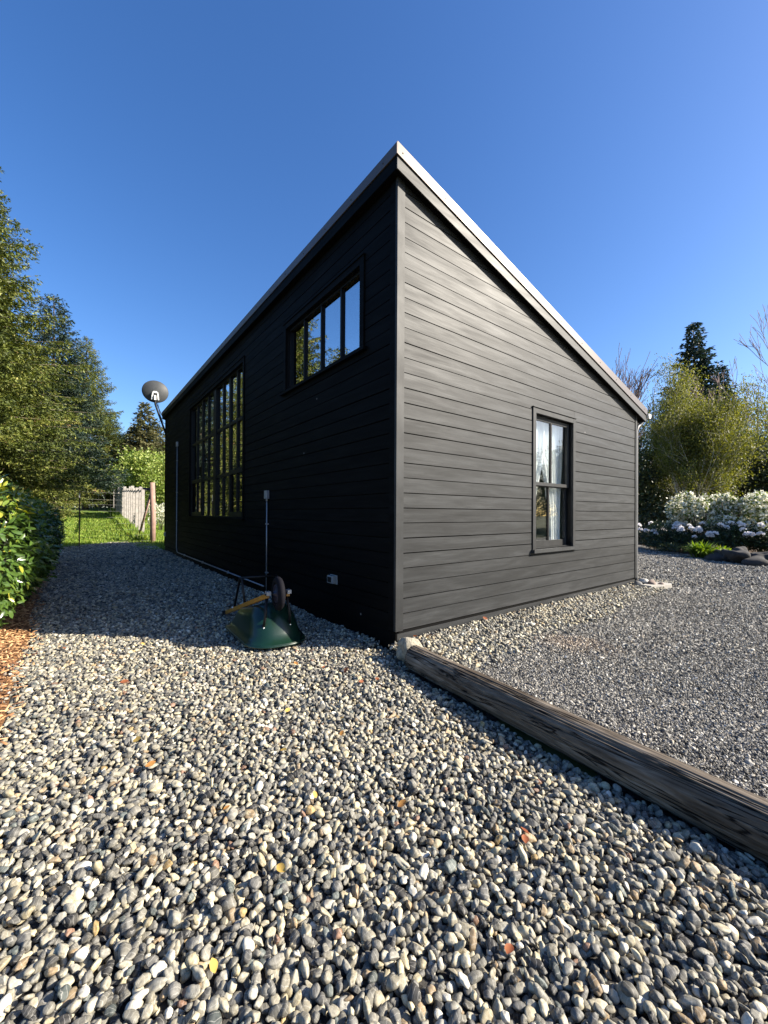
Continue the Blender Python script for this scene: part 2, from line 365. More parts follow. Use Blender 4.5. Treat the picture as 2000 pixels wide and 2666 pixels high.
LOGX = lambda y: -0.13 + 0.075 * (y + 0.4) * 1.0          # centre line of the log
def pz(x, y):
    """height of the pebble bed"""
    x = np.asarray(x); y = np.asarray(y)
    h = 0.012 * np.sin(1.7 * x + 0.6 * y) + 0.010 * np.sin(2.3 * y - 1.1 * x + 1.0) + 0.006 * np.sin(5.1 * x + 3.3 * y)
    d = np.abs(x - LOGX(y)); near = np.exp(-(d / 0.22) ** 2) * (y < 0.2)
    return h - 0.035 * near
bed_n = 60
gx = np.linspace(-7.5, 0.3, 53); gy = np.linspace(-6.0, 19.5, 170)
GX, GY = np.meshgrid(gx, gy)
V = np.stack([GX.ravel(), GY.ravel(), (pz(GX, GY) - 0.012).ravel()], 1)
nx, ny = len(gx), len(gy)
idx = np.arange(nx * ny).reshape(ny, nx)
Fq = np.stack([idx[:-1, :-1].ravel(), idx[:-1, 1:].ravel(), idx[1:, 1:].ravel(), idx[1:, :-1].ravel()], 1)
cx = V[Fq].mean(1)
Fq = Fq[cx[:, 1] < 15.6 + (cx[:, 0] + 3.2) * 1.15]
pebble_bed = tag(link('pebble_bed', np_mesh('pebble_bed', V, Fq, M_PBASE, True)), kind='structure')
DZ = 0.055
driveway = sheet('driveway', [(-0.02, -9), (30, -9), (30, 14), (5.7, 14), (5.7, 0.05), (-0.02, 0.05)], DZ - 0.008, M_DBASE)
bedsoil = sheet('planting_bed', [(11.0, -1.3), (12.3, 0.5), (13.9, 2.0), (16.6, 4.0), (20, 9), (20, 14), (60, 60), (60, -30), (16, -6)], DZ + 0.002, M_BED)

def lawn_z(y): return np.where(y > 16.5, 0.045 * (y - 16.5), 0.0)
gx = np.linspace(-12, 14, 27); gy = np.linspace(12.6, 60, 60); GX, GY = np.meshgrid(gx, gy)
V = np.stack([GX.ravel(), GY.ravel(), (lawn_z(GY) - 0.03 + 0.0 * GX).ravel()], 1)
nx, ny = len(gx), len(gy); idx = np.arange(nx * ny).reshape(ny, nx)
Fq = np.stack([idx[:-1, :-1].ravel(), idx[:-1, 1:].ravel(), idx[1:, 1:].ravel(), idx[1:, :-1].ravel()], 1)
lawn = tag(link('lawn', np_mesh('lawn', V, Fq, M_LAWN, True)), kind='structure')
mulch_pts = [(-7.5, -4.5), (-3.2, -2.9), (-2.86, -0.6), (-2.78, 0.4), (-2.82, 1.5), (-2.80, 2.6), (-2.88, 3.4), (-2.95, 12.0), (-7.5, 12.0)]
mulch_bed = sheet('mulch_bed', mulch_pts, 0.02, ground_mat('mulch_soil', [(0.3, (0.07, 0.03, 0.015)), (0.7, (0.30, 0.15, 0.06))], 30.0))

# ------------------------------------------------------------------ stones by the thousand
def stone_mesh(name, seed, sub, mat, ax, rough=0.12, angular=False, flat=False):
    bm = bmesh.new(); bmesh.ops.create_icosphere(bm, subdivisions=sub, radius=1.0)
    rn = random.Random(seed); o = Vector((rn.uniform(0, 99), rn.uniform(0, 99), rn.uniform(0, 99)))
    planes = []
    for _ in range(7 if angular else 3):
        d = Vector((rn.gauss(0, 1), rn.gauss(0, 1), rn.gauss(0, 1))).normalized(); planes.append((d, rn.uniform(0.5, 0.8) if angular else rn.uniform(0.72, 0.95)))
    for v in bm.verts:
        c = v.co.copy()
        c *= 1 + rough * mnoise.noise(c * 1.1 + o) * 2 + rough * 0.4 * mnoise.noise(c * 2.6 + o)
        for d, k in planes:
            e = c.dot(d) - k
            if e > 0: c -= d * e * (0.97 if angular else 0.75)
        v.co = Vector((c.x * ax[0], c.y * ax[1], c.z * ax[2]))
    me = bpy.data.meshes.new(name); bm.to_mesh(me); bm.free()
    if not flat:
        for p in me.polygons: p.use_smooth = True
    me.materials.append(mat); return me

PEB_STOPS = [(0.0, (0.042, 0.040, 0.036)), (0.09, (0.111, 0.107, 0.095)), (0.24, (0.195, 0.184, 0.150)), (0.42, (0.284, 0.259, 0.195)),
             (0.56, (0.132, 0.124, 0.102)), (0.65, (0.337, 0.300, 0.211)), (0.77, (0.368, 0.316, 0.200)), (0.845, (0.086, 0.098, 0.090)),
             (0.885, (0.442, 0.415, 0.342)), (0.955, (0.243, 0.179, 0.105)), (0.985, (0.190, 0.111, 0.071)), (0.994, (0.305, 0.211, 0.089))]
M_PEB = stone_mat('river_pebble', PEB_STOPS)
M_CHIP = stone_mat('crushed_gravel', [(0.0, (0.072, 0.068, 0.060)), (0.22, (0.180, 0.170, 0.149)), (0.45, (0.300, 0.283, 0.244)), (0.7, (0.110, 0.106, 0.096)), (0.85, (0.504, 0.474, 0.408)), (0.95, (0.348, 0.300, 0.234))],
                   rough=0.8, vein=False, patch=((1.35, -1.05), 0.35, (0.34, 0.25, 0.17)))

def gn_scatter(name, pts, rots, scls, inds, meshes, parent, kind='stuff', label=None):
    coll = bpy.data.collections.new(name + '_shapes')
    for i, me in enumerate(meshes):
        coll.objects.link(bpy.data.objects.new('shape_%02d' % i, me))
    me = bpy.data.meshes.new(name); n = len(pts)
    me.vertices.add(n); me.vertices.foreach_set('co', np.asarray(pts, np.float32).ravel())
    a = me.attributes.new('rot', 'FLOAT_VECTOR', 'POINT'); a.data.foreach_set('vector', np.asarray(rots, np.float32).ravel())
    a = me.attributes.new('scl', 'FLOAT_VECTOR', 'POINT'); a.data.foreach_set('vector', np.asarray(scls, np.float32).ravel())
    a = me.attributes.new('ind', 'INT', 'POINT'); a.data.foreach_set('value', np.asarray(inds, np.int32))
    o = link(name, me, parent); tag(o, label=label, kind=kind)
    ng = bpy.data.node_groups.new(name + '_scatter', 'GeometryNodeTree')
    ng.interface.new_socket('Geometry', in_out='INPUT', socket_type='NodeSocketGeometry')
    ng.interface.new_socket('Geometry', in_out='OUTPUT', socket_type='NodeSocketGeometry')
    ns, ls = ng.nodes, ng.links
    gi = ns.new('NodeGroupInput'); go = ns.new('NodeGroupOutput')
    ci = ns.new('GeometryNodeCollectionInfo'); ci.inputs['Collection'].default_value = coll
    ci.inputs['Separate Children'].default_value = True; ci.inputs['Reset Children'].default_value = True
    ip = ns.new('GeometryNodeInstanceOnPoints'); ip.inputs['Pick Instance'].default_value = True
    def attr(nm, ty):
        t = ns.new('GeometryNodeInputNamedAttribute'); t.data_type = ty; t.inputs['Name'].default_value = nm; return t.outputs['Attribute']
    ls.new(gi.outputs[0], ip.inputs['Points']); ls.new(ci.outputs[0], ip.inputs['Instance'])
    er = ns.new('FunctionNodeEulerToRotation'); ls.new(attr('rot', 'FLOAT_VECTOR'), er.inputs[0]); ls.new(er.outputs[0], ip.inputs['Rotation'])
    ls.new(attr('scl', 'FLOAT_VECTOR'), ip.inputs['Scale']); ls.new(attr('ind', 'INT'), ip.inputs['Instance Index'])
    ls.new(ip.outputs[0], go.inputs[0])
    md = o.modifiers.new('scatter', 'NODES'); md.node_group = ng
    return o

def jgrid(x0, x1, y0, y1, sp, rng, jit=0.42):
    xs = np.arange(x0, x1, sp); ys = np.arange(y0, y1, sp * 0.9)
    X, Y = np.meshgrid(xs, ys); X[1::2] += sp / 2
    X = X + rng.uniform(-jit, jit, X.shape) * sp; Y = Y + rng.uniform(-jit, jit, Y.shape) * sp
    return X.ravel(), Y.ravel()
def inside(poly, x, y):
    r = np.zeros(len(x), bool); n = len(poly)
    for i in range(n):
        (xa, ya), (xb, yb) = poly[i], poly[(i + 1) % n]
        c = ((ya > y) != (yb > y)) & (x < (xb - xa) * (y - ya) / (yb - ya + 1e-12) + xa); r ^= c
    return r
def in_view(x, y, zmin, zmax, marg=0.5):
    xc, zc = camxy(x, y)
    return (zc > zmin) & (zc <= zmax) & (np.abs(xc) < 0.957 * zc + marg)

peb_meshes = [stone_mesh('pebble_shape', 100 + i, 3, M_PEB,
              random.Random(i).choice([(1.0, 0.78, 0.55), (1.15, 0.75, 0.5), (0.95, 0.85, 0.62), (1.25, 0.66, 0.48), (0.9, 0.8, 0.7)]), 0.15 if i % 3 else 0.26, angular=(i % 5 == 4)) for i in range(22)]
P = []
def add_layer(sp, zmin, zmax, size, dz, keep=1.0, seed=0):
    rng = np.random.default_rng(seed)
    x, y = jgrid(-7.4, 0.25, -3.2, 19.4, sp, rng)
    m = in_view(x, y, zmin, zmax) & (x < LOGX(y) - 0.085 + (y > -0.36) * 0.2) & ~inside(mulch_pts, x - rng.normal(0, 0.05, len(x)), y)
    m &= (rng.random(len(x)) < keep) & ~((x > -0.03) & (y > 0.0)) & (y < 15.5 + (x + 3.2) * 1.15)
    m &= (x < -0.02) | (y < 0)
    x, y = x[m], y[m]
    s = size * np.exp(np.clip(rng.normal(0, 0.21, len(x)), -.45, .42))
    z = pz(x, y) + dz + rng.uniform(-0.006, 0.008, len(x))
    P.append((np.stack([x, y, z], 1), s))
add_layer(0.0265, 0.7, 5.4, 0.0152, -0.007, 1.0, 1)
add_layer(0.033, 0.7, 5.4, 0.0165, 0.007, 0.85, 2)
add_layer(0.038, 5.4, 9.5, 0.020, 0.002, 1.0, 3)
add_layer(0.052, 5.4, 9.5, 0.021, 0.011, 0.6, 4)
add_layer(0.062, 9.5, 20, 0.032, 0.006, 1.0, 5)
# strip along the gable wall, thinning to the right
for sp, sz, dz, sd_ in ((0.032, 0.0165, 0.0, 11), (0.040, 0.0175, 0.011, 12)):
    rng = np.random.default_rng(sd_)
    x, y = jgrid(-0.1, 6.3, -1.1, 0.02, sp, rng)
    wdt = 0.80 - 0.055 * x + 0.06 * np.sin(3 * x) + rng.normal(0, 0.06, len(x))
    m = (-y < wdt) & (y < -0.015) & (x > LOGX(y) + 0.11 - (y > -0.36) * 0.2)
    x, y = x[m], y[m]; s = sz * np.exp(rng.normal(0, 0.24, len(x)))
    z = DZ + dz + rng.uniform(-0.004, 0.006, len(x)) + 0.03 * np.exp(-(-y / 0.3)) - 0.02 * np.exp(-x / 0.25)
    P.append((np.stack([x, y, z], 1), s))
pts = np.concatenate([p[0] for p in P]); scl = np.concatenate([p[1] for p in P]); n = len(pts)
rots = np.stack([RNG.normal(0, 0.5, n), RNG.normal(0, 0.5, n), RNG.uniform(0, 6.283, n)], 1)
on_edge = RNG.random(n) < 0.22
rots[on_edge, 0] += 1.1
ind = RNG.integers(0, len(peb_meshes), n)
xc, zc = camxy(pts[:, 0], pts[:, 1])
vis = (np.abs(xc) < 0.93 * zc) & (zc > 1.06) & (pts[:, 2] > pz(pts[:, 0], pts[:, 1]) + 0.008) & (pts[:, 0] < LOGX(pts[:, 1]) - 0.15)
score = np.where(vis, scl / np.maximum(zc, 0.1), -1)
near = np.argsort(-score)[:300]
for i in near:
    o = link('pebble', peb_meshes[ind[i]], pebble_bed)
    o.location = pts[i] + np.array([0, 0, 0.003]); o.rotation_euler = rots[i]; o.scale = (scl[i],) * 3
rest = np.setdiff1d(np.arange(n), near)
gn_scatter('pebbles', pts[rest], rots[rest], np.repeat(scl[rest][:, None], 3, 1), ind[rest], peb_meshes, pebble_bed)

chip_meshes = [stone_mesh('chip_shape', 300 + i, 1, M_CHIP, (1.1, 0.85, 0.65), 0.25, angular=True, flat=True) for i in range(12)]
C = []
def chips(sp, zmin, zmax, size, dz, seed, jitz=0.004):
    rng = np.random.default_rng(seed)
    x, y = jgrid(-0.6, 22, -4.6, 10, sp, rng, 0.5)
    m = in_view(x, y, zmin, zmax, 0.35) & (x > LOGX(y) + 0.07) & ((x > 5.75) | (y < -0.3))
    wdt = 0.72 - 0.055 * x + 0.06 * np.sin(3 * x) + rng.normal(0, 0.08, len(x))
    m &= (-y > wdt) | (x > 6.05 + rng.normal(0, 0.1, len(x)))
    m &= ~inside([(11.0, -1.3), (12.3, 0.5), (13.9, 2.0), (16.6, 4.0), (20, 9), (60, 9), (60, -30), (16, -6)], x, y)
    x, y = x[m], y[m]; s = size * np.exp(rng.normal(0, 0.3, len(x)))
    z = DZ + dz + rng.uniform(-jitz, jitz, len(x)) + 0.008 * np.sin(2.1 * x + 1.3 * y)
    C.append((np.stack([x, y, z], 1), s))
chips(0.0115, 0.9, 3.6, 0.0082, 0.0, 21)
chips(0.0175, 3.6, 6.5, 0.0112, 0.0, 22)
chips(0.034, 6.5, 14.5, 0.018, -0.004, 23)
pts = np.concatenate([c[0] for c in C]); scl = np.concatenate([c[1] for c in C]); n = len(pts)
rots = RNG.uniform(0, 6.283, (n, 3))
gn_scatter('gravel_chips', pts, rots, np.repeat(scl[:, None], 3, 1), RNG.integers(0, len(chip_meshes), n), chip_meshes, driveway)

# bark mulch chips
x, y = jgrid(-7.2, -2.6, -3.4, 8.5, 0.036, RNG, 0.6)
mm = inside(mulch_pts, x - RNG.normal(0, 0.06, len(x)), y) & in_view(x, y, 0.8, 10, 0.6); x, y = x[mm], y[mm]; n = len(x)
ang = RNG.uniform(0, 6.283, n); L = RNG.uniform(0.02, 0.065, n); W = RNG.uniform(0.006, 0.016, n); T = 0.004
tl = RNG.normal(0, 0.3, n)
d = np.stack([np.cos(ang) * np.cos(tl), np.sin(ang) * np.cos(tl), np.sin(tl)], 1); s_ = np.stack([-np.sin(ang), np.cos(ang), RNG.normal(0, 0.3, n)], 1)
c0 = np.stack([x, y, 0.026 + RNG.uniform(0, 0.025, n)], 1); up = np.array([0, 0, 1.0])
q = []
for a, b2, h in ((-1, -1, 0), (1, -1, 0), (1, 1, 0), (-1, 1, 0), (-.9, -.8, 1), (.9, -.8, 1), (.9, .8, 1), (-.9, .8, 1)):
    q.append(c0 + d * (L * a / 2)[:, None] + s_ * (W * b2 / 2)[:, None] + up * h * T)
V = np.stack(q, 1).reshape(-1, 3); base = (np.arange(n) * 8)[:, None, None]
fq = (base + np.array([(4, 5, 6, 7), (0, 1, 5, 4), (1, 2, 6, 5), (2, 3, 7, 6), (3, 0, 4, 7)])[None]).reshape(-1, 4)
tag(link('bark_chips', np_mesh('bark_chips', V, fq, M_MULCH, False, np.repeat(RNG.random(n), 5)), mulch_bed), kind='stuff')

# ------------------------------------------------------------------ the house
LEN_Y, LEN_X = 12.41, 5.55
E = 0.146; Z_SID = 0.183
OY, OX = 0.105, 0.097
X_LOW = 5.80
def ztop(x): return 4.765 - 0.257 * (x + OX)
house = empty('house', (0, 0, 0), 'black board-clad house with one-slope metal roof and tall corner', 'house')
def clip_below(poly, fn):
    """keep the part of a (t,z) polygon under z = fn(t) (straight line)"""
    out = []
    for i in range(len(poly)):
        a, b = poly[i], poly[(i + 1) % len(poly)]
        da = fn(a[0]) - a[1]; db = fn(b[0]) - b[1]
        if da >= 0: out.append(a)
        if da * db < 0:
            t = da / (da - db); out.append((a[0] + (b[0] - a[0]) * t, a[1] + (b[1] - a[1]) * t))
    return out
RWIN = (2.262, 3.362, 0.80, 2.705)         # gable window, outside of trim
UWIN = (0.53, 2.60, 3.03, 4.06)            # upper window of the side wall
BWIN = (4.34, 8.77, 1.17, 4.15)            # tall window of the side wall
def board_rows():
    z = Z_SID; k = 0
    while z < 4.6:
        h = E * 1.08 if k == 0 else E
        yield z, z + h; z += h; k += 1
def split(t0, t1, z0, z1, holes):
    """pieces of a board around window openings"""
    segs = [(t0, t1, z0, z1)]
    for a, b, c, d in holes:
        out = []
        for s0, s1, y0, y1 in segs:
            if y1 <= c or y0 >= d or s1 <= a or s0 >= b: out.append((s0, s1, y0, y1)); continue
            if s0 < a: out.append((s0, a, y0, y1))
            if s1 > b: out.append((b, s1, y0, y1))
            if y0 < c - 0.004: out.append((max(s0, a), min(s1, b), y0, c))
            if y1 > d + 0.004: out.append((max(s0, a), min(s1, b), d, y1))
        segs = out
    return segs
gab_top = lambda t: ztop(t) - 0.225
br = random.Random(3)
for z0, z1 in board_rows():
    gap = br.uniform(0.007, 0.0115)
    for s0, s1, y0, y1 in split(0.062, LEN_X - 0.04, z0, z1, [RWIN]):
        top = y1 - (gap if abs(y1 - z1) < 1e-6 else 0)
        poly = clip_below([(s0, y0), (s1, y0), (s1, top), (s0, top)], gab_top)
        if len(poly) < 3: continue
        dd = br.uniform(-0.0012, 0.0012)
        MB().prism(poly, 'y', -0.020 + dd, 0.0).build('siding_board', M_RW, house)
    for s0, s1, y0, y1 in split(0.085, LEN_Y - 0.06, z0, z1, [UWIN, BWIN]):
        if y0 > 4.52: continue
        top = min(y1 - (gap if abs(y1 - z1) < 1e-6 else 0), 4.52); dd = br.uniform(-0.0012, 0.0012)
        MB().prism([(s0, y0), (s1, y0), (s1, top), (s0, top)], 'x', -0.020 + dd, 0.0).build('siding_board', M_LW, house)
# sheathing behind the boards, with window openings
m = MB()
for a, b, c, d_ in ((0.0, RWIN[0] + .06, 0.0, 5), (RWIN[1] - .06, LEN_X, 0.0, 5), (RWIN[0] + .06, RWIN[1] - .06, 0.0, RWIN[2] + .05), (RWIN[0] + .06, RWIN[1] - .06, RWIN[3] - .06, 5)):
    m.prism(clip_below([(a, c), (b, c), (b, d_), (a, d_)], gab_top), 'y', 0.001, 0.10)
m.build('gable_sheathing', M_BLK, house)
m = MB()
yy = [0.11, UWIN[0] + .05, UWIN[1] - .05, BWIN[0] + .05, BWIN[1] - .05, LEN_Y]
for a, b, c, d_ in ((yy[0], yy[1], 0, 4.53), (yy[1], yy[2], 0, UWIN[2] + .05), (yy[1], yy[2], UWIN[3] - .05, 4.53), (yy[2], yy[3], 0, 4.53), (yy[3], yy[4], 0, BWIN[2] + .05), (yy[3], yy[4], BWIN[3] - .05, 4.53), (yy[4], yy[5], 0, 4.53)):
    m.box(0.001, 0.10, a, b, c, d_)
m.build('side_sheathing', M_BLK, house)
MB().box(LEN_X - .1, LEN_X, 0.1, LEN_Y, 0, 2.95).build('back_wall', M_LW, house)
MB().prism(clip_below([(0, 0), (LEN_X, 0), (LEN_X, 5), (0, 5)], gab_top), 'y', LEN_Y, LEN_Y + .1).build('far_gable_wall', M_RW, house)
# corner boards and foundation skirt
MB().prism(clip_below([(-0.032, Z_SID - .005), (0.060, Z_SID - .005), (0.060, 5), (-0.032, 5)], gab_top), 'y', -0.032, -0.001).build('corner_board', M_TRIMX, house)
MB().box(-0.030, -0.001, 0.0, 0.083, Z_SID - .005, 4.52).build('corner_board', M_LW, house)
MB().prism(clip_below([(LEN_X - .038, Z_SID - .005), (LEN_X + .03, Z_SID - .005), (LEN_X + .03, 5), (LEN_X - .038, 5)], gab_top), 'y', -0.032, -0.001).build('corner_board', M_TRIMX, house)
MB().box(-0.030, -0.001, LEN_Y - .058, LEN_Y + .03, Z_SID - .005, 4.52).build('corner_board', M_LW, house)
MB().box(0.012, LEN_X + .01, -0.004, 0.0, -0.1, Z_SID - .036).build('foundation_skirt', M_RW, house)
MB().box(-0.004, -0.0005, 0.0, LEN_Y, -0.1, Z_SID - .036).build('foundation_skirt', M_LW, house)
MB().box(0.02, LEN_X, -0.008, -0.0005, Z_SID - .034, Z_SID - .006).build('drip_gap', M_BLK, house)

# roof
roof = MB()
def rb(m, x0, x1, y0, y1, a0, a1):
    z = ztop
    return m.hexa([(x0, y0, z(x0) + a0), (x1, y0, z(x1) + a0), (x1, y1, z(x1) + a0), (x0, y1, z(x0) + a0),
                   (x0, y0, z(x0) + a1), (x1, y0, z(x1) + a1), (x1, y1, z(x1) + a1), (x0, y1, z(x0) + a1)])
Y1 = LEN_Y + 0.1 + OY
roof_o = rb(MB(), -OX + .018, X_LOW - .018, -OY + .02, Y1 - .02, -0.215, -0.02).build('roof', M_BLK, house)
rb(MB(), -OX - .002, X_LOW + .02, -OY - .004, Y1 + .004, -0.0185, 0.0).build('roof_sheet', M_ROOF, roof_o)
for i in range(14):
    yy0 = 0.25 + i * 0.9
    rb(MB(), .35, X_LOW + .015, yy0, yy0 + .03, 0.001, 0.035).build('roof_seam', M_ROOF, roof_o)
rk = rb(MB(), -OX - .004, X_LOW + .012, -OY - .010, -OY + .002, -0.125, -0.019).build('rake_trim', M_ROOF, roof_o)
rb(MB(), -OX + .002, X_LOW, -OY + .0045, -OY + .0185, -0.245, -0.118).build('rake_fascia', M_FASC, roof_o)
et = rb(MB(), -OX - .014, -OX - .0045, -OY - .009, Y1 + .009, -0.125, -0.019).build('eave_trim', M_ROOF, roof_o)
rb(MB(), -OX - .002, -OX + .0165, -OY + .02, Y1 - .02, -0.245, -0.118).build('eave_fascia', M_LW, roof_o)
rb(MB(), -OX + .002, X_LOW, Y1 - .0185, Y1 - .0045, -0.245, -0.118).build('rake_fascia', M_FASC, roof_o)
rb(MB(), X_LOW - .017, X_LOW - .001, -OY + .02, Y1 - .02, -0.245, -0.10).build('eave_fascia', M_FASC, roof_o)
sc_me = MB().lathe([(0.0, .004), (.006, .004), (.008, 0), (.008, -.004)], n=8).mesh('screw', M_SCREW)
for i in range(11):
    xx = -0.04 + i * 0.57
    o = link('screw', sc_me, rk); o.location = (xx, -OY - .0105, ztop(xx) - 0.075); o.rotation_euler = (R(90), 0, 0)
for i in range(22):
    o = link('screw', sc_me, et); o.location = (-OX - .0145, 0.1 + i * 0.57, ztop(-OX) - 0.075); o.rotation_euler = (0, R(-90), 0)
# gutter and downspout at the low side
gz = ztop(X_LOW) - 0.10
m = MB(); nseg = 9
for yv in (-OY - .03, Y1 - .03):
    for k in range(nseg):
        a = math.pi + math.pi * k / (nseg - 1); m.v.append((X_LOW + .075 + .062 * math.cos(a), yv, gz + .085 * math.sin(a)))
for k in range(nseg - 1): m.f.append((k, k + 1, k + 1 + nseg, k + nseg))
m.f.append(tuple(range(nseg)))
m.build('gutter', M_WHITE, roof_o)
dsx = LEN_X + .072
m = MB().tube([(X_LOW + .05, -.02, gz - .08), (X_LOW + .045, -.015, gz - .13), (dsx + .05, -.005, gz - .24), (dsx, 0.0, gz - .32), (dsx, 0.0, 0.35), (dsx, 0.0, 0.17), (dsx + .02, -.0, 0.11)], 0.03, 10)
m.build('downspout', simple('grey_downspout', (0.11, 0.11, 0.112), 0.5), house, True)
# roof vent
vent = MB().lathe([(.045, 4.5), (.045, 5.18), (.075, 5.19), (.075, 5.22), (.06, 5.26), (.03, 5.28), (0.001, 5.285)], (0.33, 3.08, 0), 16).build('vent_pipe', M_GALV, roof_o, True)

# windows -----------------------------------------------------------
def pane_box(axis, t0, t1, z0, z1, a, parent, mat, th=0.006):
    m = MB()
    if axis == 'y': m.box(t0, t1, a, a + th, z0, z1)
    else: m.box(a, a + th, t0, t1, z0, z1)
    return m.build('pane', mat, parent)
def bar(axis, t0, t1, z0, z1, a0, a1, name, parent, mat=None, bevel=0.0015):
    m = MB()
    if axis == 'y': m.box(t0, t1, a0, a1, z0, z1)
    else: m.box(a0, a1, t0, t1, z0, z1)
    return m.build(name, mat or M_SASH, parent, bevel=bevel)
# gable window: double hung, two panes over two
wn_ = empty('gable_window'); wn_.parent = house
a, b, c, d_ = RWIN
bar('y', a, a + .068, c + .045, d_, -.036, .0, 'casing', wn_, M_TRIMX)
bar('y', b - .068, b, c + .045, d_, -.036, .0, 'casing', wn_, M_TRIMX)
bar('y', a + .069, b - .069, d_ - .068, d_, -.035, .0, 'casing', wn_, M_TRIMX)
bar('y', a - .012, b + .012, d_ + .001, d_ + .010, -.048, .0, 'drip_cap', wn_, M_TRIMX)
bar('y', a - .02, b + .03, c, c + .044, -.072, .03, 'sill', wn_, M_TRIMX)
ia, ib, ic, id_ = a + .068, b - .068, c + .045, d_ - .068
bar('y', ia - .03, ia - .0005, ic, id_, .001, .12, 'jamb', wn_); bar('y', ib + .0005, ib + .03, ic, id_, .001, .12, 'jamb', wn_)
bar('y', ia, ib, id_ + .0005, id_ + .03, .001, .12, 'head', wn_); bar('y', ia, ib, ic - .03, ic + .012, .031, .12, 'sub_sill', wn_, M_TRIMX)
zm = 1.715
def sash(z0, z1, ya, nm, botrail):
    sh = empty(nm); sh.parent = wn_
    bar('y', ia + .002, ia + .052, z0, z1, ya, ya + .035, 'stile', sh, M_TRIMX)
    bar('y', ib - .052, ib - .002, z0, z1, ya, ya + .035, 'stile', sh, M_TRIMX)
    bar('y', ia + .0525, ib - .0525, z1 - .05, z1, ya + .001, ya + .034, 'rail', sh, M_TRIMX)
    bar('y', ia + .0525, ib - .0525, z0, z0 + botrail, ya + .001, ya + .034, 'rail', sh, M_TRIMX)
    mid = (ia + ib) / 2
    bar('y', mid - .016, mid + .016, z0 + botrail + .0005, z1 - .0505, ya + .002, ya + .030, 'muntin', sh)
    pane_box('y', ia + .05, mid, z0 + .03, z1 - .03, ya + .015, sh, M_GLASS2)
    pane_box('y', mid, ib - .05, z0 + .03, z1 - .03, ya + .015, sh, M_GLASS2)
sash(zm - .02, id_ - .012, .030, 'upper_sash', .045)
sash(ic + .014, zm + .02, .068, 'lower_sash', .085)
# room niche with curtains behind it
m = MB(); x0, x1, y0, y1, z0, z1 = ia - .25, ib + .25, .125, 1.6, ic - .2, id_ + .2
m.poly([(x0, y0, z0), (x1, y0, z0), (x1, y1, z0), (x0, y1, z0), (x0, y0, z1), (x1, y0, z1), (x1, y1, z1), (x0, y1, z1)], [(0, 1, 2, 3), (7, 6, 5, 4), (1, 5, 6, 2), (2, 6, 7, 3), (3, 7, 4, 0)])
m.build('room_inside', M_ROOM2, wn_)
def curtain(xa, xb, xc_, z0, z1, phase, name):
    """hangs straight at the top, gathered towards xc_ lower down"""
    nu, nv = 44, 14; V = []
    for j in range(nv):
        v = j / (nv - 1); z = z1 + (z0 - z1) * v
        g = min(1, max(0, (v - .18) / .6)); g = g * g * (3 - 2 * g)
        for i in range(nu):
            u = i / (nu - 1); x = xa + (xb - xa) * u; x = x + (xc_ + (x - xc_) * .42 - x) * g
            V.append((x, .165 + .022 * math.sin(u * 38 + phase) + .012 * math.sin(u * 17 + 2 * v), z))
    Fc = [(j * nu + i, j * nu + i + 1, (j + 1) * nu + i + 1, (j + 1) * nu + i) for j in range(nv - 1) for i in range(nu - 1)]
    me = np_mesh(name, V, np.array(Fc), M_CURT, True); return link(name, me, wn_)
curtain(ia - .06, (ia + ib) / 2 + .03, ia + .02, ic - .05, id_ + .06, 0.4, 'curtain')
curtain((ia + ib) / 2 - .02, ib + .08, ib - .14, ic - .05, id_ + .06, 1.9, 'curtain')

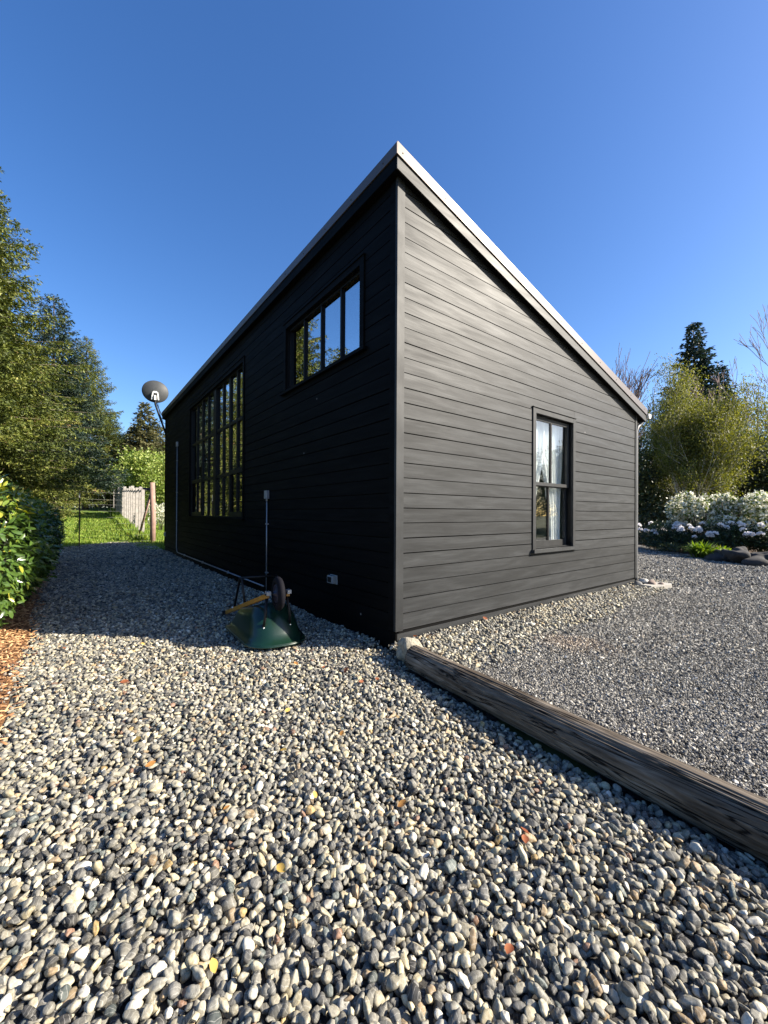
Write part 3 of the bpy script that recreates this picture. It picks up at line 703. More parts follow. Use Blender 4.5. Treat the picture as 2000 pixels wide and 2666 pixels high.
def side_window(name, win, cols, rows, deep, heavy=()):
    """cols: list of pane edges in Y with bar half widths; rows the same in z"""
    wv = empty(name); wv.parent = house
    y0, y1, z0, z1 = win; tw = .075
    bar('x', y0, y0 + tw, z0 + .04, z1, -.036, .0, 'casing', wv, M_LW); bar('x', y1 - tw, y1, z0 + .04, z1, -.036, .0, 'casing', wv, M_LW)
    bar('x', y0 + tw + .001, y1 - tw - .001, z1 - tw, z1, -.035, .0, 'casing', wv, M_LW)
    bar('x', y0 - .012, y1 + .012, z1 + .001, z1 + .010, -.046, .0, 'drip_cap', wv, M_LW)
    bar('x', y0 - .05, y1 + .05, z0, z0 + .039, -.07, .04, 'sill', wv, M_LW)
    iy0, iy1, iz0, iz1 = y0 + tw, y1 - tw, z0 + .04, z1 - tw
    bar('x', iy0 - .02, iy0 - .0005, iz0, iz1, .001, .1, 'jamb', wv); bar('x', iy1 + .0005, iy1 + .02, iz0, iz1, .001, .1, 'jamb', wv)
    bar('x', iy0, iy1, iz1 + .0005, iz1 + .02, .001, .1, 'head', wv); bar('x', iy0, iy1, iz0 - .02, iz0 - .0005, .041, .1, 'sub_sill', wv)
    bar('x', iy0, iy0 + .028, iz0, iz1, deep - .03, deep + .02, 'sash_stile', wv); bar('x', iy1 - .028, iy1, iz0, iz1, deep - .03, deep + .02, 'sash_stile', wv)
    bar('x', iy0 + .0285, iy1 - .0285, iz0, iz0 + .03, deep - .029, deep + .02, 'sash_rail', wv); bar('x', iy0 + .0285, iy1 - .0285, iz1 - .03, iz1, deep - .029, deep + .02, 'sash_rail', wv)
    ye = [iy0 + .028] + [v for cc in cols for v in (cc[0] - cc[1], cc[0] + cc[1])] + [iy1 - .028]
    ze = [iz0 + .03] + [v for rr_ in rows for v in (rr_[0] - rr_[1], rr_[0] + rr_[1])] + [iz1 - .03]
    for k, (cc, hw) in enumerate(cols): bar('x', cc - hw, cc + hw, iz0 + .031, iz1 - .031, deep - .028 - (.02 if hw > .05 else 0), deep + .018, 'mullion', wv)
    for ci in range(0, len(ye), 2):
        for ri, (rr_, hw) in enumerate(rows):
            bar('x', ye[ci] + .0005, ye[ci + 1] - .0005, rr_ - hw, rr_ + hw, deep - .026, deep + .016, 'muntin', wv)
        for ri in range(0, len(ze), 2):
            pane_box('x', ye[ci], ye[ci + 1], ze[ri], ze[ri + 1], deep, wv, M_GLASS)
    for (h0, h1, hz0, hz1) in heavy:          # opening sashes with a broad frame
        for q0, q1, r0, r1 in ((h0, h0 + .075, hz0, hz1), (h1 - .075, h1, hz0, hz1), (h0 + .0755, h1 - .0755, hz0, hz0 + .085), (h0 + .0755, h1 - .0755, hz1 - .085, hz1)):
            bar('x', q0, q1, r0, r1, deep - .040, deep - .0285, 'awning_frame', wv)
    m = MB(); x0, x1 = .101, 2.6
    m.poly([(x0, y0 - .1, z0 - .1), (x1, y0 - .1, z0 - .1), (x1, y1 + .1, z0 - .1), (x0, y1 + .1, z0 - .1), (x0, y0 - .1, z1 + .05), (x1, y0 - .1, z1 - .2), (x1, y1 + .1, z1 - .2), (x0, y1 + .1, z1 + .05)],
           [(0, 1, 2, 3), (7, 6, 5, 4), (0, 4, 5, 1), (1, 5, 6, 2), (2, 6, 7, 3)])
    m.build('room_inside', M_ROOM, wv)
side_window('upper_window', UWIN, [(1.085, .014), (1.565, .014), (2.045, .014)], [], .05)
yl = [4.415 + .028, 8.695 - .028]; cy = 6.40
colsB = []
for s0, s1 in ((4.443, 6.30), (6.50, 8.667)):
    ww = (s1 - s0) / 4
    colsB += [(s0 + ww, .03), (s0 + 2 * ww, .045), (s0 + 3 * ww, .03)]
    if s0 < 5: colsB.append((cy, .10))
wwR = (6.30 - 4.443) / 4; wwL = (8.667 - 6.50) / 4
side_window('tall_window', BWIN, colsB, [(2.10, .032), (3.10, .032)], .05,
            heavy=[(4.443, 4.443 + 2 * wwR, 1.24, 2.16), (8.667 - 2 * wwL, 8.667, 1.24, 2.16)])

# ------------------------------------------------------------------ fixtures on the side wall
cx_ = -0.040
c1 = empty('electrical_conduit', (cx_, 3.19, 0.1), 'short silver conduit with box rising behind the wheelbarrow', 'conduit', 'conduits on the side wall')
MB().tube([(cx_, 3.19, 0.06), (cx_, 3.19, 1.53)], .0105, 8).build('pipe', M_GALV, c1, True)
MB().box(cx_ - .03, cx_ + .02, 3.14, 3.24, 1.53, 1.66).build('junction_box', M_GALV, c1, bevel=.006)
MB().tube([(cx_, 3.19, 1.49), (cx_, 3.19, 1.53)], .017, 8).build('connector', M_GALV, c1, True)
for z in (.35, 1.12): MB().box(cx_ - .013, cx_ + .02, 3.16, 3.22, z, z + .022).build('strap', M_GALV, c1)
c2 = empty('electrical_conduit', (cx_, 10.3, 0.1), 'long silver conduit beside the tall window bending along the wall foot', 'conduit', 'conduits on the side wall')
arc = [(cx_, 10.3 - .18 * (1 - math.cos(t)), .13 + .18 - .18 * math.sin(t)) for t in [k * math.pi / 12 for k in range(7)]]
MB().tube([(cx_, 10.3, 3.28)] + arc + [(cx_, 7.0, .128), (cx_, 3.3, .128)], .012, 8).build('pipe', M_GALV, c2, True)
MB().box(cx_ - .03, cx_ + .02, 10.25, 10.35, 3.28, 3.42).build('junction_box', M_GALV, c2, bevel=.006)
for z in (2.85, 1.9, 1.05): MB().box(cx_ - .015, cx_ + .02, 10.27, 10.33, z, z + .022).build('strap', M_GALV, c2)
for y in (9.2, 7.2, 5.2): MB().box(cx_ - .015, cx_ + .02, y, y + .025, .10, .155).build('strap', M_GALV, c2)
ob = empty('outlet_cover', (-.03, 1.12, .5), 'clear weatherproof outlet cover low on the side wall near the corner', 'outlet')
MB().box(-.035, -.02, 1.05, 1.20, .475, .58).build('back_plate', M_PLAST, ob, bevel=.004)
MB().box(-.085, -.036, 1.06, 1.19, .485, .575).build('bubble_cover', M_PLAST, ob, bevel=.012)
MB().box(-.095, -.086, 1.09, 1.16, .50, .56).build('lid_panel', M_BLKM, ob, bevel=.003)
ob = empty('outlet_cover', (-.03, 12.05, .55), 'small pale outlet cover at the far end of the side wall', 'outlet')
MB().box(-.07, -.031, 12.2, 12.32, .52, .64).build('bubble_cover', M_PLAST, ob, bevel=.01)
MB().box(-.03, -.02, 12.18, 12.34, .50, .66).build('back_plate', M_PLAST, ob, bevel=.003)

# satellite dish at the far corner
DC = gp(402, 13.9, 0); DC = np.array([DC[0], DC[1], 1.3 + (1335 - 1018) / F * 13.9])
dish = empty('satellite_dish', DC, 'round grey satellite dish on an arm at the far roof corner', 'satellite dish')
back = Vector((CAM[0] - DC[0], CAM[1] - DC[1], -1.6)).normalized()         # convex back faces the camera side
Mq = Matrix.Translation(Vector(DC)) @ back.to_track_quat('Z', 'Y').to_matrix().to_4x4()
prof = [(0.001, .0), (.12, -.008), (.22, -.03), (.32, -.065), (.385, -.10), (.405, -.112), (.41, -.122), (.40, -.126), (.38, -.116), (.31, -.08), (.2, -.043), (.001, -.015)]
me = MB().lathe(prof, n=40, M=Mq @ Matrix.Diagonal((1.0, .93, 1, 1)))
me.build('reflector', M_DISH, dish, True)
m = MB(); br_ = Mq @ Matrix.Translation((0, -.17, 0))
for sx in (-.10, .10):
    m.hexa([br_ @ Vector(p) for p in [(sx - .02, -.13, -.02), (sx + .02, -.13, -.02), (sx + .02, -.13, .05), (sx - .02, -.13, .05), (sx * .7 - .02, .13, -.02), (sx * .7 + .02, .13, -.02), (sx * .7 + .02, .13, .05), (sx * .7 - .02, .13, .05)]])
m.hexa([br_ @ Vector(p) for p in [(-.09, .10, -.01), (.09, .10, -.01), (.09, .10, .06), (-.09, .10, .06), (-.05, .16, -.01), (.05, .16, -.01), (.05, .16, .06), (-.05, .16, .06)]])
m.hexa([br_ @ Vector(p) for p in [(-.035, -.14, .0), (.035, -.14, .0), (.035, -.14, .1), (-.035, -.14, .1), (-.03, .02, .0), (.03, .02, .0), (.03, .02, .1), (-.03, .02, .1)]])
m.build('bracket', M_WHITE, dish)
foot = Vector((0.0, LEN_Y + .12, 4.05)); hub = br_ @ Vector((0, -.12, .06))
MB().tube([hub, hub + Vector((0, 0, -.16)), hub.lerp(foot, .35) + Vector((0, 0, -.12)), foot], .032, 10).build('mast', M_BLKM, dish, True)
MB().tube([hub.lerp(foot, .1), Vector((-.05, LEN_Y + .2, 4.52))], .012, 6).build('stay', M_BLKM, dish, True)
MB().tube([hub + Vector((.05, 0, .02)), hub.lerp(foot, .5) + Vector((0, 0, .02)), hub.lerp(foot, .8) + Vector((0, 0, .1)), foot + Vector((0, 0, .3))], .008, 6).build('cable', M_BLKM, dish, True)
MB().box(-.02, .03, LEN_Y + .102, LEN_Y + .14, 3.93, 4.18).build('foot_plate', M_BLKM, dish)

# ------------------------------------------------------------------ upturned wheelbarrow
WB0 = Vector((-0.86, 0.80, 0.0)); ax = Vector((0.13, 1.0, 0)).normalized(); sd_v = Vector((ax.y, -ax.x, 0))
wb = empty('wheelbarrow', WB0, 'upturned green wheelbarrow with yellow handles leaning by the side wall', 'wheelbarrow')
def WP(s, wd, z): return WB0 + ax * s + sd_v * wd + Vector((0, 0, z))
def rrect(s0, s1, hw0, hw1, z0, z1, rad, n=6):
    """rounded outline: s0 front (half width hw0), s1 rear (half width hw1)"""
    out = []
    for (cs, cw, a0) in ((s1 - rad, hw1 - rad, 0), (s0 + rad, hw0 - rad, 90), (s0 + rad, -(hw0 - rad), 180), (s1 - rad, -(hw1 - rad), 270)):
        for k in range(n + 1):
            a = R(a0 + 90 * k / n); s_ = cs + rad * math.cos(a); w_ = cw + rad * math.sin(a)
            t = (s_ - s0) / (s1 - s0); out.append(WP(s_, w_, z0 + (z1 - z0) * t))
    return out
rings = [rrect(-.145, .98, .29, .35, .022, .030, .23), rrect(-.15, .985, .295, .355, .045, .045, .23), rrect(-.12, .95, .27, .33, .046, .046, .22), rrect(-.07, .88, .25, .305, .13, .11, .21),
         rrect(.03, .80, .225, .272, .26, .19, .19), rrect(.13, .74, .195, .25, .345, .235, .165), rrect(.21, .70, .16, .22, .368, .252, .14), rrect(.30, .62, .09, .15, .362, .262, .08)]
m = MB(); nn = len(rings[0])
for rg in rings: m.v += [tuple(p) for p in rg]
for i in range(len(rings) - 1):
    for k in range(nn): m.f.append((i * nn + k, i * nn + (k + 1) % nn, (i + 1) * nn + (k + 1) % nn, (i + 1) * nn + k))
m.f.append(tuple((len(rings) - 1) * nn + k for k in range(nn)))
tray = m.build('tray', M_GRN, wb, True)
rim_p = rrect(-.15, .985, .295, .355, .034, .034, .23); MB().tube(rim_p + [rim_p[0]], .011, 8, False).build('rim', M_GRN, tray, True)
def beam(p, q, wd, ht, name, mat, parent):
    p, q = Vector(p), Vector(q); d = (q - p).normalized(); s_ = d.cross(Vector((0, 0, 1))).normalized(); u = s_.cross(d)
    pts_ = []
    for c in (p, q):
        for a, b in ((-1, -1), (1, -1), (1, 1), (-1, 1)): pts_.append(c + s_ * a * wd / 2 + u * b * ht / 2)
    return MB().hexa(pts_).build(name, mat, parent, bevel=.004)
for sg in (-1, 1):
    h = beam(WP(-.02, sg * .10, .50), WP(1.27, sg * .27, .085), .036, .045, 'handle', M_YEL, wb)
    beam(WP(1.272, sg * .2705, .0845), WP(1.40, sg * .285, .048), .040, .050, 'grip', M_BLKM, h)
    MB().tube([WP(.02, sg * .10, .475), WP(-.02, sg * .12, .30), WP(.015, sg * .13, .185)], .014, 8).build('front_brace', M_BLKM, wb, True)
    MB().lathe([(.0, .012), (.009, .010), (.011, 0)], n=8, M=Matrix.Translation(WP(.005, sg * .13, .183)) @ Matrix.Rotation(R(90), 4, 'X')).build('bolt', M_BOLT, wb)
    MB().tube([WP(.62, sg * .185, .30), WP(.72, sg * .20, .56), WP(.80, sg * .205, .57), WP(.98, sg * .235, .19)], .013, 8).build('leg', M_BLKM, wb, True)
    MB().lathe([(.0, .010), (.010, .008), (.012, 0)], n=8, M=Matrix.Translation(WP(.98, sg * .235 - .02, .20)) @ Matrix.Rotation(R(90), 4, 'X')).build('bolt', M_BOLT, wb)
    MB().box(-.02, .02, -.03, .03, -.018, .018).build('axle_bracket', M_GALV, wb).location = WP(-.03, sg * .10, .525)
MB().tube([WP(.76, -.2, .57), WP(.76, .2, .57)], .012, 8).build('leg_brace', M_BLKM, wb, True)
MB().tube([WP(-.03, -.13, .515), WP(-.03, .13, .515)], .009, 8).build('axle', M_BLKM, wb, True)
Mw = Matrix.Translation(WP(-.03, 0, .515)) @ Matrix(((sd_v.x, ax.x, 0, 0), (sd_v.y, ax.y, 0, 0), (0, 0, 1, 0), (0, 0, 0, 1))) @ Matrix.Rotation(R(90), 4, 'Y')
tp = [(.085 + .040 - .040 * math.cos(a), .034 * math.sin(a)) for a in [2 * math.pi * k / 14 for k in range(15)]]
whl = MB().lathe(tp, n=36, M=Mw).build('wheel', M_RUB, wb, True)
MB().lathe([(.02, .05), (.03, .03), (.05, .02), (.075, .02), (.088, .028), (.088, -.028), (.075, -.02), (.05, -.02), (.03, -.03), (.02, -.05)], n=24, M=Mw).build('rim', M_BLUE, whl, True)

# ------------------------------------------------------------------ log kerb, rock, flagstone and its stones
def log_mat():
    m, nt, ns, ls, b = new_mat('weathered_log')
    tc = ns.new('ShaderNodeTexCoord')
    def nz(sc, scale, det, dist):
        mp = ns.new('ShaderNodeMapping'); mp.inputs['Scale'].default_value = sc; ls.new(tc.outputs['Object'], mp.inputs['Vector'])
        n = N(ns, 'ShaderNodeTexNoise', Scale=scale, Detail=det, Roughness=0.6, Distortion=dist); ls.new(mp.outputs[0], n.inputs['Vector']); return n.outputs['Fac']
    g = nz((30, 3.0, 30), 1.0, 6.0, 0.8); c = nz((15, 0.75, 15), 1.0, 3.0, 0.9); bl = nz((3, 1.6, 3), 1.0, 5.0, 0.3)
    r = ramp(ns, [(0.30, (0.07, 0.056, 0.043)), (0.50, (0.15, 0.127, 0.102)), (0.72, (0.29, 0.26, 0.22))]); ls.new(g, r.inputs['Fac'])
    r2 = ramp(ns, [(0.32, (0.42, 0.38, 0.34)), (0.62, (1.05, 1.02, 0.98))]); ls.new(bl, r2.inputs['Fac'])
    sb = N(ns, 'ShaderNodeMath', operation='SUBTRACT'); ls.new(c, sb.inputs[0]); sb.inputs[1].default_value = 0.5
    ab = N(ns, 'ShaderNodeMath', operation='ABSOLUTE'); ls.new(sb.outputs[0], ab.inputs[0])
    cr = ramp(ns, [(0.006, 0.06), (0.026, 1.0)]); ls.new(ab.outputs[0], cr.inputs['Fac'])
    mx = N(ns, 'ShaderNodeMix', data_type='RGBA', blend_type='MULTIPLY'); mx.inputs[0].default_value = 1; ls.new(r.outputs[0], mx.inputs[6]); ls.new(r2.outputs[0], mx.inputs[7])
    mx2 = N(ns, 'ShaderNodeMix', data_type='RGBA', blend_type='MULTIPLY'); mx2.inputs[0].default_value = 1; ls.new(mx.outputs[2], mx2.inputs[6]); ls.new(cr.outputs[0], mx2.inputs[7])
    ls.new(mx2.outputs[2], b.inputs['Base Color']); b.inputs['Roughness'].default_value = 0.88; b.inputs['Specular IOR Level'].default_value = 0.2
    hh_ = N(ns, 'ShaderNodeMath', operation='MULTIPLY_ADD'); ls.new(g, hh_.inputs[0]); hh_.inputs[1].default_value = 0.5; ls.new(cr.outputs[0], hh_.inputs[2])
    bp = N(ns, 'ShaderNodeBump', Strength=0.9, Distance=0.007); ls.new(hh_.outputs[0], bp.inputs['Height']); ls.new(bp.outputs['Normal'], b.inputs['Normal'])
    return m
na, nl = 220, 200; y_a, y_b = -0.40, -4.6; V = []
rl = random.Random(5); cracks = [(rl.uniform(0, 6.28), rl.uniform(.025, .05), rl.uniform(.007, .020), rl.uniform(0, 9)) for _ in range(34)]
for i in range(nl):
    t = i / (nl - 1); y = y_a + (y_b - y_a) * t; r0 = .104 + .005 * math.sin(3 * t) + .004 * t
    for k in range(na):
        a = 2 * math.pi * k / na; rr_ = r0 * (1 + .05 * mnoise.noise(Vector((math.cos(a) * 1.2, y * .5, math.sin(a) * 1.2))) + .02 * mnoise.noise(Vector((math.cos(a) * 4, y * 2, math.sin(a) * 4))))
        rr_ += .0035 * mnoise.noise(Vector((math.cos(a) * 16, y * 2.0, math.sin(a) * 16)))
        for ca, cw, dp, ph in cracks:
            da = (a - ca - .10 * math.sin(y * 1.1 + ph) - .03 * math.sin(y * 5 + ph) + math.pi) % (2 * math.pi) - math.pi
            on = max(0, mnoise.noise(Vector((ph * 7, y * .9, 0))) + .25)
            if abs(da) < cw: rr_ -= dp * on * 1.4 * (1 - abs(da) / cw)
        V.append((LOGX(y) + rr_ * math.cos(a), y, .066 + rr_ * math.sin(a)))
idx = np.arange(na * nl).reshape(nl, na); nx_ = np.roll(idx, -1, 1)
fq = np.stack([idx[:-1].ravel(), nx_[:-1].ravel(), nx_[1:].ravel(), idx[1:].ravel()], 1)
V.append((LOGX(y_a), y_a + .008, .075)); V.append((LOGX(y_b), y_b, .075))
f3 = np.concatenate([np.stack([nx_[0], idx[0], np.full(na, na * nl)], 1), np.stack([idx[-1], nx_[-1], np.full(na, na * nl + 1)], 1)])
lg = link('log', np_mesh('log', V, [fq, f3], log_mat(), True))
tag(lg, 'weathered grey timber log edging the driveway', 'log')
def rock(name, loc, ax_, seed, mat, label, cat, group=None, rough=.2, rot=0, parent=None, sub=4):
    me = stone_mesh(name, seed, sub, mat, ax_, rough); o = link(name, me, parent); o.location = loc; o.rotation_euler = (0, 0, rot)
    return tag(o, label, cat, group)
M_GRANITE = simple('pale_granite', (0.25, 0.225, 0.17), 0.9, var=0.45, scale=38, bump=0.9)
rock('rock', (-.085, -.28, .085), (.095, .11, .115), 41, M_GRANITE, 'rough pale rock wedged between log end and house corner', 'rock', rough=.24, rot=.4)
# flagstone
fp = gp(1718, 6.95, 0)
fl = [(-.34, .16), (-.33, .02), (-.1, -.07), (.13, -.15), (.27, -.10), (.30, .06), (.05, .20)]
m = MB(); nn = len(fl)
m.v = [(fp[0] + a, fp[1] + b, DZ - .02) for a, b in fl] + [(fp[0] + a * .96, fp[1] + b * .96, DZ + .055) for a, b in fl]
m.f = [tuple(range(nn - 1, -1, -1)), tuple(range(nn, 2 * nn))] + [(k, (k + 1) % nn, (k + 1) % nn + nn, k + nn) for k in range(nn)]
tag(m.build('flagstone', M_FLAG, bevel=.008), 'flat pale flagstone under the downspout at the far house corner', 'flagstone')
M_SGREY = simple('grey_cobble', (0.15, 0.145, 0.135), 0.8, var=0.25, scale=20)
M_SPALE = simple('pale_cobble', (0.42, 0.40, 0.36), 0.8, var=0.2, scale=20)
M_SBRN = simple('brown_cobble', (0.20, 0.15, 0.12), 0.8, var=0.2, scale=20)
for px, dp, zz, axx, mt, lb in ((1662, 6.98, .10, (.085, .07, .06), M_SGREY, 'grey cobble on the flagstone nearest the downspout'), (1677, 7.05, .145, (.085, .06, .05), M_SPALE, 'pale cobble lying on top of the stones under the downspout'),
                                (1697, 7.0, .12, (.10, .07, .055), M_SBRN, 'dark brown cobble in the middle of the flagstone'), (1722, 6.95, .10, (.055, .045, .045), M_SBRN, 'small brown stone at the outer end of the flagstone')):
    p = gp(px, dp); rock('cobble', (p[0], p[1], zz), axx, int(px), mt, lb, 'stone', 'stones on the flagstone', .12, rot=px, sub=3)

# fallen leaves
lm = []
for k in range(4):
    V = []; rl = random.Random(k)
    cu = rl.uniform(.2, .5)
    for i in range(5):
        t = i / 4; wd = .42 * math.sin(math.pi * min(.98, t * .93 + .04)) ** .8
        for s_ in (-1, 0, 1): V.append((t - .5, s_ * wd * (.9 + .2 * rl.random()), cu * (s_ * s_ * wd * .8 + .5 * (t - .5) ** 2)))
    fq = np.array([(i * 3 + j, i * 3 + j + 1, i * 3 + j + 4, i * 3 + j + 3) for i in range(4) for j in range(2)])
    for c in range(3):
        lm.append(np_mesh('dry_leaf', V, fq, M_LEAF, True, np.full(8, .1 + .4 * c)))
rl = random.Random(12); cnt = 0
while cnt < 26:
    zz = rl.uniform(1.1, 4.0); xx = rl.uniform(-.9, .9) * zz; p = gp(1000 + xx / zz * F, zz)
    if p[0] > LOGX(p[1]) - .25 or inside(mulch_pts, np.array([p[0]]), np.array([p[1]]))[0]: continue
    mei = rl.randrange(len(lm)); col = mei % 3
    o = link('dry_leaf', lm[mei]); L = rl.uniform(.03, .055); o.scale = (L, L * .8, L)
    o.location = (p[0], p[1], float(pz(p[0], p[1])) + .034); o.rotation_euler = (rl.gauss(0, .35), rl.gauss(0, .35), rl.uniform(0, 6.28))
    tag(o, ['dark red-brown fallen leaf lying among the pebbles', 'tan brown fallen leaf lying among the pebbles', 'yellow fallen leaf lying among the pebbles'][col], 'leaf', 'fallen leaves on the pebbles'); cnt += 1
for (xx, yy0, kk) in ((.16, -.10, 0), (1.25, -.07, 1), (.28, -.16, 0)):
    o = link('dry_leaf', lm[kk * 3]); o.scale = (.06, .05, .06); o.location = (xx, yy0, DZ + .065); o.rotation_euler = (.3, .4, xx * 9)
    tag(o, 'red-brown fallen leaf at the foot of the gable wall', 'leaf', 'fallen leaves by the gable wall')

# ------------------------------------------------------------------ vegetation generators
def unit(v): return v / np.maximum(np.linalg.norm(v, axis=-1, keepdims=True), 1e-9)
def diamonds(pos, dirs, nor, L, W):
    """thin pointed leaves: base, side, tip, side"""
    sd = unit(np.cross(dirs, nor)); L = L[:, None]; W = W[:, None]
    q = np.stack([pos, pos + dirs * L * .45 + sd * W * .5, pos + dirs * L, pos + dirs * L * .45 - sd * W * .5], 1)
    return q.reshape(-1, 3), np.arange(len(pos) * 4).reshape(-1, 4)
def leaves8(pos, dirs, nor, L, W, fold=.25, curl=.18):
    """broad folded leaf of eight points"""
    sd = unit(np.cross(dirs, nor)); n_ = unit(np.cross(sd, dirs)); L = L[:, None]; W = W[:, None]
    r = [pos]
    for t, wd, dn in ((.33, .46, .02), (.70, .42, .55)):
        c = pos + dirs * L * t - n_ * L * curl * dn
        r += [c + sd * W * wd + n_ * W * fold * wd, c, c - sd * W * wd + n_ * W * fold * wd]
    r.append(pos + dirs * L - n_ * L * curl)
    V = np.stack(r, 1).reshape(-1, 3); b = (np.arange(len(pos)) * 8)[:, None, None]
    q = (b + np.array([(1, 4, 5, 2), (2, 5, 6, 3)])[None]).reshape(-1, 4)
    t = (b + np.array([(0, 1, 2), (0, 2, 3), (4, 7, 5), (5, 7, 6)])[None]).reshape(-1, 3)
    return V, [q, t]
def rand_dirs(n, rng): return unit(rng.normal(0, 1, (n, 3)))

def conifer_mesh(seed, H, Rm, nb, mat, dens=1.0, low=.02, droop=.35, sprig=.17, top_pow=.85, wf=.30):
    rng = np.random.default_rng(seed); wood = MB(); tr = MB()
    tr.tube([(rng.normal(0, .02) * H * .1 * k / 6, rng.normal(0, .02) * H * .1 * k / 6, H * k / 6) for k in range(7)], [max(.012, .017 * H * (1 - k / 6.05)) for k in range(7)], 8)
    PP, DD, NN, LL, WW, CC = [], [], [], [], [], []
    for i in range(nb):
        hf = low + (1 - low) * ((i + rng.random()) / nb) ** 1.1; h = H * min(hf, .985)
        L = Rm * (1 - hf) ** top_pow * rng.uniform(.62, 1.12) + .12
        az = i * 2.39996 + rng.normal(0, .3); dh = np.array([math.cos(az), math.sin(az), 0.0]); sdv = np.array([-dh[1], dh[0], 0])
        a1 = .45 * hf - .05 - droop * .5 * (1 - hf); a2 = droop * (1 - hf) * .6 - .22
        def bp(t): t = np.asarray(t)[..., None]; return np.array([0, 0, h]) + dh * L * t + np.array([0, 0, 1.0]) * L * (a1 * t - a2 * t * t * .8)
        if L > .35: wood.tube(bp(np.linspace(0, 1, 5)), [max(.003, .007 * L * (1 - k / 4.2)) for k in range(5)], 4, False)
        nt = max(3, int(L / .12 * dens)); ts = rng.uniform(.12, 1.0, nt * 2); ts.sort()
        sgn = np.where(rng.random(len(ts)) < .5, -1.0, 1.0)
        tl = np.minimum(.62, (.34 * L * (1.05 - ts) + .10)) * rng.uniform(.6, 1.15, len(ts))
        base = bp(ts); bb = rng.normal(0, .13)
        td = unit(dh * .75 + sdv * sgn[:, None] * rng.uniform(.5, 1.0, len(ts))[:, None] + np.array([0, 0, 1.0]) * rng.normal(-.12 - droop * .5, .22, len(ts))[:, None])
        for b_, d_, l_ in zip(base, td, tl):
            k = max(2, int(l_ / .050 * dens)); u = rng.random(k)
            p = b_ + d_ * (u * l_)[:, None] + np.array([0, 0, -1.0]) * (u * u * l_ * .25)[:, None] + rng.normal(0, .012, (k, 3))
            dd = unit(d_ * 1.0 + rng.normal(0, .55, (k, 3)) + np.array([0, 0, -.10]))
            PP.append(p); DD.append(dd); NN.append(unit(np.array([0, 0, 1.0]) + rng.normal(0, .6, (k, 3))))
            LL.append(sprig * rng.uniform(.5, 1.2, k)); WW.append(sprig * wf * rng.uniform(.6, 1.2, k)); CC.append(np.clip(rng.normal(.40 + bb + .25 * (u - .5), .17, k), 0, 1))
    # brown cones in the upper half
    V, Fd = diamonds(np.concatenate(PP), np.concatenate(DD), np.concatenate(NN), np.concatenate(LL), np.concatenate(WW))
    return tr.mesh('trunk', M_BARK, True), wood.mesh('branches', M_TWIG), np_mesh('crown', V, Fd, mat, False, np.concatenate(CC))
def put_tree(name, loc, meshes, rz, sc, label, cat='tree', group=None, names=('trunk', 'branches', 'crown')):
    t = empty(name, (0, 0, 0), label, cat, group)
    for nm, me in zip(names, meshes):
        if me is None: continue
        o = bpy.data.objects.new(nm, me); COL.objects.link(o); o.parent = t
    t.location = loc; t.rotation_euler = (0, 0, rz); t.scale = (sc[0], sc[0], sc[1]) if isinstance(sc, tuple) else (sc,) * 3
    return t

def branch_tree(seed, H, spread, stems, mat_w, leaf_mat, nleaf, leafL, depth=4, upright=.75, base_r=.05, leaf_spread=.25, start=.25, thin=.6, sides=4, wr=.5, rb=(.2, 1.0), rmin=.0035):
    rng = np.random.default_rng(seed); wood = MB(); trunk = MB(); tips = []
    def grow(p, d, L, r, lev):
        n = 4; pts_ = [p]; q = p.copy(); dd = d.copy()
        for k in range(n):
            dd = unit(dd + rng.normal(0, .10, 3) + np.array([0, 0, .06 * upright])); q = q + dd * L / n; pts_.append(q.copy())
        (trunk if lev == 0 else wood).tube(pts_, [max(rmin, r * (1 - .55 * k / n)) for k in range(n + 1)], 6 if lev == 0 else (sides if lev < 3 else 3), False)
        if lev >= 1: tips.append(np.array(pts_[1:]))
        if lev >= depth: return
        nc = rng.integers(3, 6) if lev < 2 else rng.integers(2, 5)
        for c in range(nc):
            t = rng.uniform(start, 1.0) if lev == 0 else rng.uniform(.2, 1.0); i = min(n - 1, int(t * n)); b_ = pts_[i] + (pts_[i + 1] - pts_[i]) * (t * n - i)
            nd = unit(dd * upright + unit(rng.normal(0, 1, 3) * np.array([1, 1, .45])) * spread)
            grow(b_, nd, L * rng.uniform(.45, .75) * (1.05 - .35 * t if lev == 0 else 1), r * thin * (1 - .4 * t), lev + 1)
    for s_ in range(stems):
        a = 6.283 * s_ / stems + rng.normal(0, .3); tilt = (.12 + .16 * rng.random()) if stems > 1 else .03
        grow(np.array([math.cos(a) * .15, math.sin(a) * .15, 0]) * (stems > 1), unit(np.array([math.cos(a) * tilt, math.sin(a) * tilt, 1])), H * rng.uniform(.5, .68), base_r * rng.uniform(.7, 1.2), 0)
    crown = None
    if nleaf:
        T = np.concatenate(tips); k = rng.integers(0, len(T), nleaf); pos = T[k] + rng.normal(0, leaf_spread, (nleaf, 3)); pos[:, 2] = np.maximum(pos[:, 2], .1)
        dr = unit(rng.normal(0, 1, (nleaf, 3)) + np.array([0, 0, -.3])); V, Fd = diamonds(pos, dr, rand_dirs(nleaf, rng), leafL * rng.uniform(.6, 1.3, nleaf), leafL * wr * rng.uniform(.7, 1.2, nleaf))
        crown = np_mesh('crown', V, Fd, leaf_mat, False, np.clip(rng.uniform(rb[0], rb[1], nleaf), 0, 1))
    return trunk.mesh('trunk', mat_w, True), wood.mesh('branches', mat_w), crown

